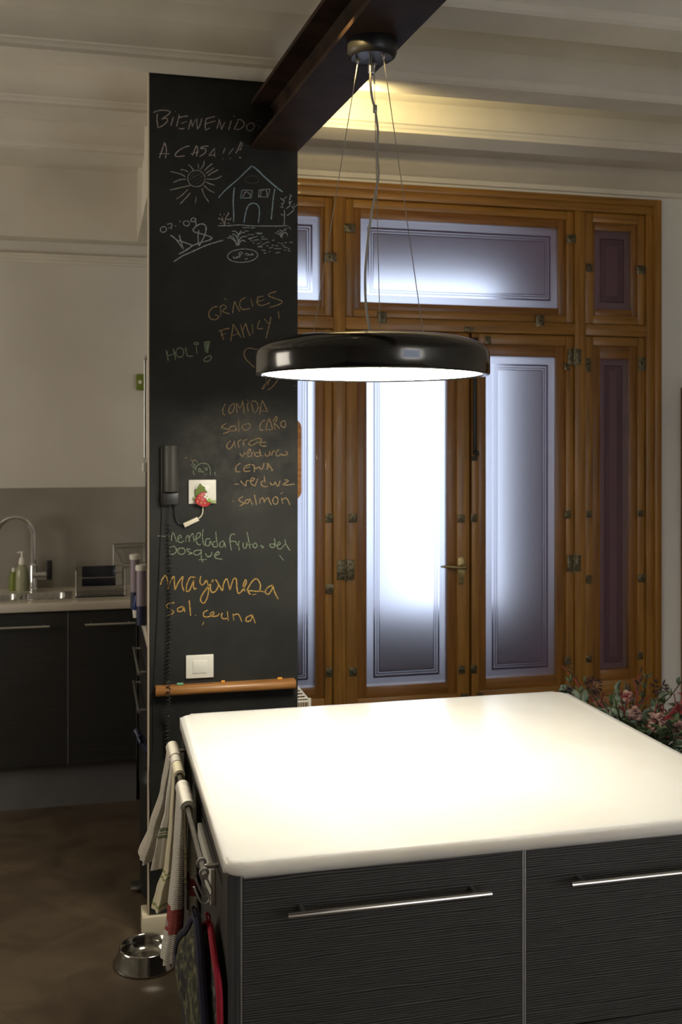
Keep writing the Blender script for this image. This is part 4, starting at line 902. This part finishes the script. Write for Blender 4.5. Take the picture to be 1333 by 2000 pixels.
towel('dish_towel', 'white linen towel with green stripes next to the ribbed one', 2.708, 2.758, .0135,
      [(0, .200, .006, 2.733, .046), (.12, .193, .020, 2.733, .048), (.20, .186, .046, 2.735, .060), (.272, .184, .068, 2.738, .066)],
      [(0, .2240, .006, 2.733, .046), (.2, .2290, .012, 2.733, .046)], M['t_green'], 2.1, folds=4)
towel('dish_towel', 'pale yellow linen towel in the middle of the rail', 2.622, 2.700, .0135,
      [(0, .200, .006, 2.660, .072), (.12, .198, .016, 2.660, .060), (.24, .193, .026, 2.662, .056), (.30, .182, .042, 2.664, .060), (.345, .176, .050, 2.664, .062)],
      [(0, .2240, .006, 2.660, .072), (.28, .2290, .014, 2.66, .066)], M['t_yellow'], .9)
towel('dish_towel', 'white ribbed towel with a red fruit print', 2.385, 2.535, .0135,
      [(0, .1985, .009, 2.460, .148), (.13, .1960, .022, 2.460, .11), (.26, .1900, .030, 2.462, .10), (.375, .1770, .036, 2.466, .11)],
      [(0, .2255, .009, 2.460, .148), (.12, .2290, .017, 2.460, .12), (.265, .2290, .018, 2.46, .11)], M['t_red'], 1.5)
hook_px = [(396, 1697), (407, 1684), (405, 1671), (395, 1667), (387, 1676), (386, 1690), (391, 1706), (399, 1724), (406, 1738), (410, 1750), (406, 1759), (398, 1761), (390, 1753), (379, 1728)]
def hook(y, label, off):
    P = [on_y(a+off[0], b+off[1], y) for a, b in hook_px]
    # keep the loop round the bar
    bx, bz = BX, BZ
    loop = [(bx+.0085*math.cos(math.radians(t)), bz+.0085*math.sin(math.radians(t))) for t in (-40, 0, 45, 90, 135, 180, 215)]
    tail = [(p.x, p.z) for p in P[7:]]
    pts = [(x, y, z) for x, z in loop]+[(x, y, z) for x, z in tail]
    m = MB(); m.tube(smoothline(pts, 6), .0019, 8); o = m.build('s_hook', M['hookgrey']); tag(o, label, 'hook', 's hooks on the rail'); return o
hook(2.025, 'grey s hook at the very end of the rail', (0, 4)); hook(2.075, 'grey s hook just behind the end one on the rail', (4, -10))

def quilt_mat(name, c1, c2, c3, sc_):
    m, nt, b = newmat(name); N, L = nt.nodes, nt.links
    g = N.new('ShaderNodeNewGeometry'); n = N.new('ShaderNodeTexNoise'); n.inputs['Scale'].default_value = sc_; n.inputs['Detail'].default_value = 6; n.inputs['Distortion'].default_value = 2.0; L.new(g.outputs['Position'], n.inputs['Vector'])
    r = N.new('ShaderNodeValToRGB'); r.color_ramp.elements[0].position = .42; r.color_ramp.elements[0].color = (*c1, 1); r.color_ramp.elements[1].position = .66; r.color_ramp.elements[1].color = (*c3, 1)
    e = r.color_ramp.elements.new(.55); e.color = (*c2, 1); L.new(n.outputs['Fac'], r.inputs['Fac']); L.new(r.outputs[0], b.inputs['Base Color']); b.inputs['Roughness'].default_value = .85
    return m
M['q_blue'] = quilt_mat('dark_quilted_olive_print', (.012, .012, .018), (.085, .09, .045), (.24, .22, .11), 26); M['q_red'] = quilt_mat('black_white_leaf_print', (.02, .02, .02), (.12, .12, .11), (.42, .40, .37), 30)
M['navy'] = plain('navy_trim', (.028, .030, .058), .85); M['crimson'] = plain('crimson_trim', (.42, .012, .035), .8)
def potholder(label, outline, x, tilt, bulge, mat, trim, rim, hooky, loopz):
    def xs(y): return x+(2.06-y)*tilt+.003*math.sin(y*25)
    cy_ = sum(p[0] for p in outline)/len(outline); cz_ = sum(p[1] for p in outline)/len(outline)
    root = thing('pot_holder', (x, cy_, min(p[1] for p in outline)), label, 'pot holder')
    O = smoothline(outline, 5, True)
    m = MB(); b = m.bm; K = 6; n = len(O)
    for sgn in (-1, 1):
        rings = []
        for k in range(K):
            f = 1-k/K; rings.append([b.verts.new((xs(cy_+(p[0]-cy_)*f)+sgn*bulge*(1-f**3), cy_+(p[0]-cy_)*f, cz_+(p[1]-cz_)*f)) for p in O])
        ce = b.verts.new((xs(cy_)+sgn*bulge, cy_, cz_))
        for A, B in zip(rings, rings[1:]):
            for i in range(n): b.faces.new((A[i], A[(i+1) % n], B[(i+1) % n], B[i]))
        for i in range(n): b.faces.new((rings[-1][i], rings[-1][(i+1) % n], ce))
    bmesh.ops.remove_doubles(b, verts=b.verts, dist=1e-5)
    m.build('quilted_pad', mat, root, angle=70)
    m = MB(); m.tube([(xs(p[0]), p[0], p[1]) for p in O], rim, 8, closed=True); m.build('trim_binding', trim, root)
    m = MB(); zt = max(p[1] for p in outline); m.tube(smoothline([(x, outline[0][0]-.006, zt-.005), (x-.004, hooky, loopz-.01), (x-.006, hooky, loopz), (x+.002, hooky+.004, loopz-.01), (x, outline[0][0]+.006, zt-.005)], 5), .002, 6); m.build('hanging_loop', trim, root)
    return root
potholder('dark olive quilted pot holder with navy binding', [(2.060, .745), (1.975, .66), (1.930, .55), (1.915, .42), (1.955, .33), (2.06, .43), (2.13, .505), (2.23, .54), (2.285, .57), (2.235, .625), (2.145, .685)], .198, .085, .017, M['q_blue'], M['navy'], .009, 2.060, .770)
potholder('black and white leaf print pot holder with crimson binding', [(2.045, .735), (1.93, .700), (1.905, .63), (1.905, .46), (2.00, .37), (2.16, .40), (2.22, .56), (2.14, .68)], .2225, .045, .006, M['q_red'], M['crimson'], .0065, 2.035, .766)

# dog bowl on the floor
bw = on_z(286, 1881, 0); bw = Vector((bw.x, min(bw.y, 3.425), 0))
m = MB(); m.lathe([(0, .004), (.075, .004), (.098, .0), (.104, .002), (.105, .006), (.100, .012), (.088, .052), (.086, .058), (.083, .060), (.079, .058), (.074, .040), (.066, .018), (.05, .012), (0, .011)], (bw.x, bw.y, 0), 64)
M['bowl_steel'] = plain('polished_bowl_steel', (.40, .385, .35), .13, 1.0)
o = m.build('dog_bowl', M['bowl_steel'], angle=60); tag(o, 'shiny steel dog bowl on the floor by the partition', 'bowl')

# ---------------------------------------------------------------- kitchen behind
KF = 4.90
m = MB(); m.box(-2.0, .195, 4.878, 4.985, .918, .957, .006, 3); m.box(-2.0, .195, 5.225, YK-.013, .918, .957); m.box(-2.0, -.745, 4.98, 5.23, .918, .957); m.box(-.11, .195, 4.98, 5.23, .918, .957)
m.box(.195, XJ-.02, 3.94, YK-.013, .918, .957, .006, 3)
# sink opening is built as its own steel unit set in the worktop
o = m.build('kitchen_worktop', M['worktop']); tag(o, 'pale kitchen worktop along the back wall', 'worktop')
def kunit(x0, x1, label, hx0, hx1, ctop=.9175):
    root = thing('base_cabinet', ((x0+x1)/2, 5.1, 0), label, 'cabinet')
    m = MB(); m.box(x0+.001, x1-.001, KF+.021, YK-.02, .205, ctop); m.build('carcass', M['kitchen_front'], root, smooth=False)
    m = MB(); m.box(x0+.003, x1-.003, KF, KF+.02, .207, .912, .0015, 1); d = m.build('door', M['kitchen_front'], root)
    for xe in (x0, x1-.0028):
        m = MB(); m.box(xe, xe+.0028, KF-.001, KF+.02, .207, .912); m.build('edge_trim', M['kick'], root, smooth=False)
    h = MB(); h.cyl((hx0, KF-.035, .853), (hx1, KF-.035, .853), .006, 12); hb = h.build('handle', M['alu'], d)
    for xp in (hx0+.03, hx1-.03):
        h = MB(); h.cyl((xp, KF-.035, .853), (xp, KF+.001, .853), .005, 8); h.build('handle_post', M['alu'], d)
    m = MB(); m.box(x0, x1, KF+.045, KF+.062, 0, .205); m.build('plinth', M['kick'], root, smooth=False)
    return root
kunit(-.7165, -.1165, 'dark kitchen base unit under the sink', -.60, -.197, .76); kunit(-.1165, .196, 'dark kitchen base unit right of the sink', -.041, .19); kunit(-1.3165, -.7165, 'dark kitchen base unit left of the sink', -1.2, -.85, .76)

# sink
snk = thing('kitchen_sink', (-.2, 5.12, .957), 'stainless steel double sink set in the kitchen worktop', 'sink')
def bowl_(x0, x1, y0, y1, ox0, ox1):
    m = MB(); b = m.bm
    loops = ((rrect(ox0, ox1, 4.975, 5.235, .012, 6), .9572), (rrect(ox0+.002, ox1-.002, 4.977, 5.233, .012, 6), .9605), (rrect(x0, x1, y0, y1, .035, 6), .9605), (rrect(x0+.002, x1-.002, y0+.002, y1-.002, .034, 6), .957), (rrect(x0+.008, x1-.008, y0+.008, y1-.008, .034, 6), .81), (rrect(x0+.03, x1-.03, y0+.03, y1-.03, .03, 6), .795))
    R = [[b.verts.new((p[0], p[1], zz)) for p in q] for q, zz in loops]; n = len(R[0])
    for A, B in zip(R, R[1:]):
        for i in range(n): b.faces.new((A[i], A[(i+1) % n], B[(i+1) % n], B[i]))
    b.faces.new(R[-1]); return m
bowl_(-.345, -.135, 4.995, 5.215, -.351, -.105).build('basin', M['steel'], snk); bowl_(-.72, -.362, 4.995, 5.215, -.75, -.3515).build('basin', M['steel'], snk)
fx, fy = -.291, 5.28
fau = thing('kitchen_faucet', (fx, fy, .957), 'tall chrome gooseneck faucet behind the sink', 'faucet')
R_ = .0865; zt = 1.335-R_-.012
pts = [(fx, fy, 1.06), (fx, fy, zt)]+[(fx-R_+R_*math.cos(math.radians(t)), fy, zt+R_*math.sin(math.radians(t))) for t in range(10, 181, 10)]+[(fx-2*R_-.002, fy, zt-.02), (fx-2*R_-.001, fy, zt-.045)]
m = MB(); m.tube(pts, .0125, 14); m.build('spout', M['chrome'], fau)
m = MB(); m.lathe([(.022, .957), (.022, .962), (.019, .965), (.019, 1.085), (.0135, 1.095), (0, 1.095)], (fx, fy, 0), 20); m.tube([(fx, fy, 1.035), (fx+.088, fy, 1.035)], .021, 16); m.build('body', M['chrome'], fau)
m = MB(); m.box(fx+.062, fx+.090, fy-.024, fy+.024, 1.014, 1.108, .006); m.build('lever', M['black_satin'], fau)
bx, by = on_y(43, 1120, 5.33).x, 5.33
so = thing('soap_dispenser', (bx, by, .957), 'soap dispenser with a white pump behind the sink', 'bottle')
m = MB(); m.lathe([(0, .957), (.030, .957), (.032, .962), (.030, 1.05), (.022, 1.075), (.014, 1.085), (.014, 1.09), (0, 1.09)], (bx, by, 0), 20); m.build('bottle', M['soap'], so)
m = MB(); m.lathe([(.015, 1.086), (.017, 1.09), (.014, 1.115), (.006, 1.125), (.005, 1.15), (0, 1.15)], (bx, by, 0), 14); m.tube([(bx+.006, by, 1.148), (bx-.016, by, 1.148), (bx-.020, by, 1.142)], .004, 8); m.build('pump', M['white'], so)
b2 = bx-.04
so2 = thing('dish_soap_bottle', (b2, by+.02, .957), 'squat greenish soap bottle partly behind the pump dispenser', 'bottle')
m = MB(); m.lathe([(0, .957), (.022, .957), (.024, .965), (.022, 1.03), (.012, 1.05), (0, 1.05)], (b2, by+.02, 0), 16); m.build('bottle', M['green'], so2)
m = MB(); m.lathe([(.010, 1.049), (.010, 1.068), (0, 1.07)], (b2, by+.02, 0), 12); m.build('cap', M['white'], so2)

# dish rack with a dark tray, and a tilted wire basket
dr = thing('dish_rack', (-.03, 5.12, .957), 'low wire dish rack on the kitchen worktop', 'rack')
x0, x1, y0, y1 = on_y(149, 1150, 5.05).x, .145, 5.02, 5.195
m = MB()
for z in (.965, .972, .979, .986, 1.05): m.tube([(x0, y0, z), (x1, y0, z), (x1, y1, z), (x0, y1, z)], .0022, 6, closed=True)
m.tube([(x0, y0, 1.085), (x0, y1, 1.085)], .0022, 6); m.tube([(x0, y1, 1.085), (x1, y1, 1.085)], .0022, 6)
for (x, y) in ((x0, y0), (x1, y0), (x1, y1), (x0, y1)): m.cyl((x, y, .958), (x, y, 1.085), .003, 6)
for k in range(1, 14): m.cyl((x0+(x1-x0)*k/14, y0, .972), (x0+(x1-x0)*k/14, y1, .972), .0016, 5)
m.build('wire_frame', M['rack'], dr)
m = MB(); m.box(x0-.004, x1+.004, y0-.006, y1+.004, .9575, .963, .002); m.build('drip_tray', M['traydark'], dr)
a, b = on_y(160, 1145, 5.17), on_y(226, 1104, 5.17)
m = MB(); m.box(a.x, b.x, 5.165, 5.173, a.z, b.z, .002); o = m.build('serving_tray', M['traydark']); tag(o, 'dark glossy serving tray standing in the dish rack', 'tray')
wb = thing('wire_basket', (.2, 5.3, .96), 'tilted wire basket at the end of the kitchen worktop', 'basket')
m = MB(); A = [on_y(a, b, y) for a, b, y in ((222, 1063, 5.36), (282, 1061, 5.36), (288, 1098, 5.22), (240, 1100, 5.22))]
m.tube(A, .004, 6, closed=True); B = [p+Vector((.006, 0, -.02)) for p in A]; m.tube(B, .003, 6, closed=True)
for k in range(1, 7):
    t = k/7; m.tube([A[0].lerp(A[3], t), A[1].lerp(A[2], t)], .002, 5)
for k in range(1, 4):
    t = k/4; m.tube([A[0].lerp(A[1], t), A[3].lerp(A[2], t)], .002, 5)
m.build('basket', M['rack'], wb)
for p in A:
    m = MB(); m.cyl((p.x, p.y, .958), tuple(p), .003, 6); m.build('leg', M['rack'], wb)

# tall strip of units behind the partition, seen edge on
ru = thing('drawer_unit', (.4, 4.5, 0), 'dark drawer unit edge-on behind the chalkboard', 'cabinet')
m = MB(); m.box(.226, XJ-.03, 4.16, 4.875, .10, .917); m.build('carcass', M['kitchen_front'], ru, smooth=False)
m = MB(); m.box(.25, XJ-.04, 4.18, 4.87, 0, .10); m.build('plinth', M['kick'], ru, smooth=False)
for (za, zb, hz_) in ((.70, .912, .765), (.50, .696, .612), (.12, .496, None)):
    m = MB(); m.box(.205, .225, 4.165, 4.87, za, zb, .0015, 1); d = m.build('drawer_front', M['kitchen_front'], ru)
    if hz_:
        h = MB(); h.cyl((.176, 4.19, hz_), (.176, 4.74, hz_), .006, 12); h.build('handle', M['alu'], d)
        for y in (4.22, 4.71):
            h = MB(); h.cyl((.176, y, hz_), (.206, y, hz_), .005, 8); h.build('handle_post', M['alu'], d)
gc = thing('wall_cabinet', (.35, 4.0, 1.6), 'aluminium framed glass wall cabinet behind the chalkboard', 'cabinet')
ca, cb_, cz0, cz1 = 3.66, 4.27, 1.615, 2.05
m = MB(); fr_ = .018
for (y, z, yy2, zz2) in ((ca, cz0, cb_, cz0+fr_), (ca, cz1-fr_, cb_, cz1), (ca, cz0, ca+fr_, cz1), (cb_-fr_, cz0, cb_, cz1)): m.box(.200, .214, y, yy2, z, zz2, .001, 1)
m.build('door_frame', M['alu'], gc)
m = MB(); m.box(.205, .209, ca+fr_, cb_-fr_, cz0+fr_, cz1-fr_); m.build('door_glass', M['clear'], gc, smooth=False)
m = MB(); m.box(.215, .52, ca, ca+.012, cz0, cz1); m.box(.215, .52, ca, cb_, cz0, cz0+.012); m.box(.508, .52, ca, cb_, cz0, cz1); m.build('carcass', M['kick'], gc, smooth=False)
m = MB(); m.box(.192, .214, 4.18, 4.262, 1.578, 1.612, .003); m.build('hinge_clip', M['white'], gc)
m = MB(); m.lathe([(0, 1.635), (.03, 1.637), (.06, 1.66), (.078, 1.71), (.075, 1.71), (.055, 1.665), (0, 1.645)], (.315, 4.05, 0), 32); o = m.build('white_bowl', M['white']); tag(o, 'white bowl behind the glass cabinet door', 'bowl')
m = MB(); m.box(.205, .50, 3.70, 4.27, 1.20, 1.575, .004); mw = m.build('microwave_oven', M['bindark']); tag(mw, 'black oven box under the glass cabinet', 'oven')
gb = thing('wall_box', (.245, 5.4, 1.97), 'olive green square box hung on the kitchen wall', 'box')
a, b = on_y(266, 762, 5.38), on_y(300, 731, 5.38)
m = MB(); m.box(a.x, b.x, 5.375, YK-.001, a.z, b.z, .008); m.build('body', M['green'], gb)
m = MB(); m.box(a.x+.012, a.x+.028, 5.371, 5.376, (a.z+b.z)/2-.008, (a.z+b.z)/2+.008, .002); m.build('button', M['white'], gb)
# storage jars at the edge of the return worktop
def jar(name, label, px, y, ztop, r, mats, grp=None):
    p = on_y(px, 1150, y); root = thing(name, (p.x, y, .957), label, 'jar', grp)
    m = MB(); m.lathe([(0, .9575), (r, .9575), (r, 1.035)], (p.x, y, 0), 20); m.build('lower_band', mats[0], root)
    m = MB(); m.lathe([(r, 1.035), (r*.98, ztop-.02), (0, ztop-.02)], (p.x, y, 0), 20); m.build('body', mats[1], root)
    m = MB(); m.lathe([(r*1.18, ztop-.022), (r*1.22, ztop-.015), (r*1.2, ztop-.003), (r*1.05, ztop), (0, ztop)], (p.x, y, 0), 20); m.build('lid', M['white'], root)
M['lilac'] = plain('lilac_plastic', (.30, .25, .30), .4); M['navyp'] = plain('navy_plastic', (.02, .025, .07), .4); M['bluep'] = plain('blue_plastic', (.012, .03, .16), .35)
jar('storage_jar', 'lilac and navy jar with white lid nearest the chalkboard', 277, 4.22, 1.20, .021, (M['navyp'], M['lilac']), 'jars at the worktop end')
jar('storage_jar', 'second lilac jar with white lid, beyond the nearest', 264, 4.62, 1.20, .020, (M['navyp'], M['lilac']), 'jars at the worktop end')
p = on_y(264, 1200, 4.40)
bb = thing('blue_cleaner_bottle', (p.x+.006, 4.40, .957), 'small blue bottle with white base between the jars', 'bottle')
m = MB(); m.lathe([(0, .9575), (.014, .9575), (.017, .99), (0, .99)], (p.x+.006, 4.40, 0), 14); m.build('base_cup', M['white'], bb)
m = MB(); m.lathe([(.015, .99), (.018, 1.0), (.006, 1.05), (0, 1.05)], (p.x+.006, 4.40, 0), 14); m.build('bottle', M['bluep'], bb)
# pedal bin
bn = thing('pedal_bin', (.285, 3.96, 0), 'black pedal bin on the floor behind the chalkboard', 'bin')
m = MB(); m.lathe([(0, .012), (.112, .012), (.118, .03), (.118, .43), (0, .43)], (.285, 3.90, 0), 32); m.build('body', M['bindark'], bn)
m = MB(); m.lathe([(.121, .431), (.121, .445), (.10, .475), (0, .485)], (.285, 3.90, 0), 32); m.build('lid', M['bindark'], bn)
m = MB(); m.box(.135, .18, 3.92, 3.99, .012, .022, .003); m.build('pedal', M['steel'], bn)
rg = MB()
rg.grid(lambda u, v: Vector((.155+.05*u+.012*math.sin(6*v), 3.80+.12*v, .56+.05*math.sin(3*u+1)+.02*math.cos(9*v))), 10, 12)
o = rg.build('cleaning_cloth', M['navyp'], solid=.006); tag(o, 'crumpled dark cloth over the bin lid', 'cloth')

# ---------------------------------------------------------------- flowers by the door, cupboard at the wall
fc = Vector((1.975, 3.50, 0))
stl = thing('plant_stool', (fc.x, fc.y, 0), 'dark round stool under the dried flowers', 'stool')
m = MB(); m.lathe([(0, .33), (.19, .33), (.20, .34), (.20, .355), (.19, .362), (0, .362)], (fc.x, fc.y, 0), 40); m.build('seat', M['bindark'], stl)
for k in range(4):
    an = PI/4+k*PI/2; m = MB(); m.cyl((fc.x+.16*math.cos(an), fc.y+.16*math.sin(an), 0), (fc.x+.12*math.cos(an), fc.y+.12*math.sin(an), .335), .013, 10); m.build('leg', M['bindark'], stl)
m = MB(); m.lathe([(0, .3635), (.075, .3635), (.085, .375), (.105, .48), (.11, .545), (.103, .548), (.098, .48), (.07, .385), (0, .38)], (fc.x, fc.y, 0), 36); o = m.build('flower_pot', M['traydark']); tag(o, 'dark glazed pot holding the dried flowers', 'pot')
M['euca'] = noisy('grey_green_leaf', (.10, .145, .095), (.21, .265, .195), nscale=30, rough=.6); M['dgreen'] = noisy('dark_leaf', (.04, .065, .03), (.10, .14, .06), nscale=30, rough=.6)
M['redstem'] = plain('red_stem', (.20, .018, .022), .6); M['darkstem'] = plain('dark_stem', (.045, .03, .02), .7); M['petal'] = noisy('dusty_pink_petal', (.26, .145, .13), (.46, .29, .26), nscale=40, rough=.7); M['plum'] = plain('plum_seed_head', (.045, .018, .025), .8)
bq = thing('flower_arrangement', (fc.x, fc.y, .54), 'dried bouquet of eucalyptus, red twigs and dusty pink flowers', 'flowers')
def leaf(mb, p, d, L, wd):
    d = d.normalized(); s = d.cross(Vector((random.uniform(-1, 1), random.uniform(-1, 1), 1.2))).normalized(); n = s.cross(d).normalized()
    prof = [(0, .12), (.25, .8), (.5, 1), (.75, .7), (1, .03)]; rows = []
    for t, w in prof:
        c = p+d*L*t+n*L*.18*math.sin(PI*t); rows.append((mb.bm.verts.new(c-s*wd*w+n*wd*.25*w), mb.bm.verts.new(c), mb.bm.verts.new(c+s*wd*w+n*wd*.25*w)))
    for A, B in zip(rows, rows[1:]):
        for j in range(2):
            f = mb.bm.faces.new((A[j], A[j+1], B[j+1], B[j])); f.material_index = mb.mi
def sprig(az, el, L, kind):
    o0 = Vector((fc.x+.04*math.cos(az), fc.y+.04*math.sin(az), .555)); d = Vector((math.cos(az)*math.cos(el), math.sin(az)*math.cos(el), math.sin(el)))
    pts = [o0+d*L*t+Vector((math.cos(az), math.sin(az), -1.2))*L*.22*t*t+Vector((0, 0, .02*math.sin(7*t))) for t in [k/7 for k in range(8)]]
    m = MB()
    if kind == 'euca':
        m.tube(pts, .0025, 6); m.mi = 1
        for i in range(1, 8):
            for k in range(3):
                dd = Vector((random.uniform(-1, 1), random.uniform(-1, 1), random.uniform(-.3, 1)))+d*.5; leaf(m, pts[i], dd, random.uniform(.045, .068), random.uniform(.015, .023))
        m.build('eucalyptus_sprig', [M['darkstem'], M['euca'] if random.random() < .7 else M['dgreen']], bq, solid=.0008)
    elif kind == 'red':
        m.tube(pts, [.004*(1-.6*i/7) for i in range(8)], 6)
        for i in (3, 5): m.tube([pts[i], pts[i]+Vector((random.uniform(-.05, .05), random.uniform(-.05, .05), .06))], .002, 5)
        m.mi = 1
        for k in range(10):
            leaf(m, pts[random.choice((4, 5, 6, 7))], Vector((random.uniform(-1, 1), random.uniform(-1, 1), random.uniform(-.6, .8))), random.uniform(.03, .06), .004)
        m.build('red_twig', [M['redstem'], M['redstem'] if random.random() < .6 else M['darkstem']], bq, solid=.0006)
    elif kind == 'flower':
        m.tube(pts, .0025, 6); m.mi = 1; c = pts[-1]
        for k in range(26):
            dd = Vector((random.uniform(-1, 1), random.uniform(-1, 1), random.uniform(-.2, 1))); leaf(m, c+dd*.006, dd, random.uniform(.018, .030), .011)
        m.build('pink_flower', [M['darkstem'], M['petal']], bq, solid=.0008)
    elif kind == 'plum':
        m.tube(pts, .0025, 6); m.mi = 1; c = pts[-1]
        for k in range(60):
            dd = Vector((random.gauss(0, 1), random.gauss(0, 1), random.gauss(0, 1))).normalized(); leaf(m, c+dd*.02, dd, .022, .003)
        m.build('plum_seed_head', [M['darkstem'], M['plum']], bq, solid=.0006)
    else:
        m.tube(pts, .002, 5); m.mi = 1
        for i in range(3, 8):
            for k in range(4): leaf(m, pts[i], d+Vector((random.uniform(-1, 1), random.uniform(-1, 1), random.uniform(-.2, .6))), .035, .004)
        m.build('fine_sprig', [M['darkstem'], M['dgreen']], bq, solid=.0006)
for k in range(34): sprig(2*PI*k/34+random.uniform(-.2, .2), random.uniform(.05, 1.1), random.uniform(.15, .275), 'euca')
for k in range(10): sprig(2*PI*k/10+.3, random.uniform(.4, 1.2), random.uniform(.30, .44), 'red')
for (px, py, yy_, rr) in ((1286, 1410, 3.30, 1.0), (1240, 1393, 3.36, .75), (1226, 1362, 3.42, .65), (1328, 1424, 3.34, .8)):
    c = on_y(px, py, yy_); m = MB()
    m.tube(smoothline([(fc.x, fc.y, .52), ((fc.x+c.x)/2, (fc.y+c.y)/2, max(c.z, .56)+.03), tuple(c)], 5), .0025, 6); m.mi = 1
    for k in range(38):
        dd = Vector((random.uniform(-1, 1), random.uniform(-1, .6), random.uniform(-.7, 1))); leaf(m, c+dd.normalized()*.012*rr, dd, random.uniform(.020, .034)*rr, .015*rr)
    m.build('pink_flower', [M['darkstem'], M['petal']], bq, solid=.0008)
for az in (.6, 1.7, 2.6, 5.6): sprig(az, 1.0, .27, 'plum')
for k in range(8): sprig(2*PI*k/8+.1, random.uniform(.6, 1.3), random.uniform(.28, .38), 'fine')

cu = thing('wooden_cupboard', (3.2, 4.6, 0), 'brown wooden cupboard against the wall past the door', 'cupboard')
m = MB(); m.box(2.972, 3.55, 4.42, YD-.004, .03, 1.98, .004); m.build('carcass', M['bead_v'], cu)
for x0, x1 in ((2.979, 3.25), (3.256, 3.545)):
    m = MB(); m.box(x0, x1, 4.40, 4.419, .06, 1.95, .003); d = m.build('door', M['bead_v'], cu)
    m = MB(); m.lathe([(0, .02), (.01, .016), (.006, 0)], ((x1-.03) if x0 < 3 else (x0+.03), 4.40, 1.0), 12, Matrix.Rotation(PI/2, 3, 'X')); m.build('knob', M['brass'], d)
m = MB(); m.box(2.98, 3.54, 4.44, YD-.02, 0, .03); m.build('plinth', M['bindark'], cu)
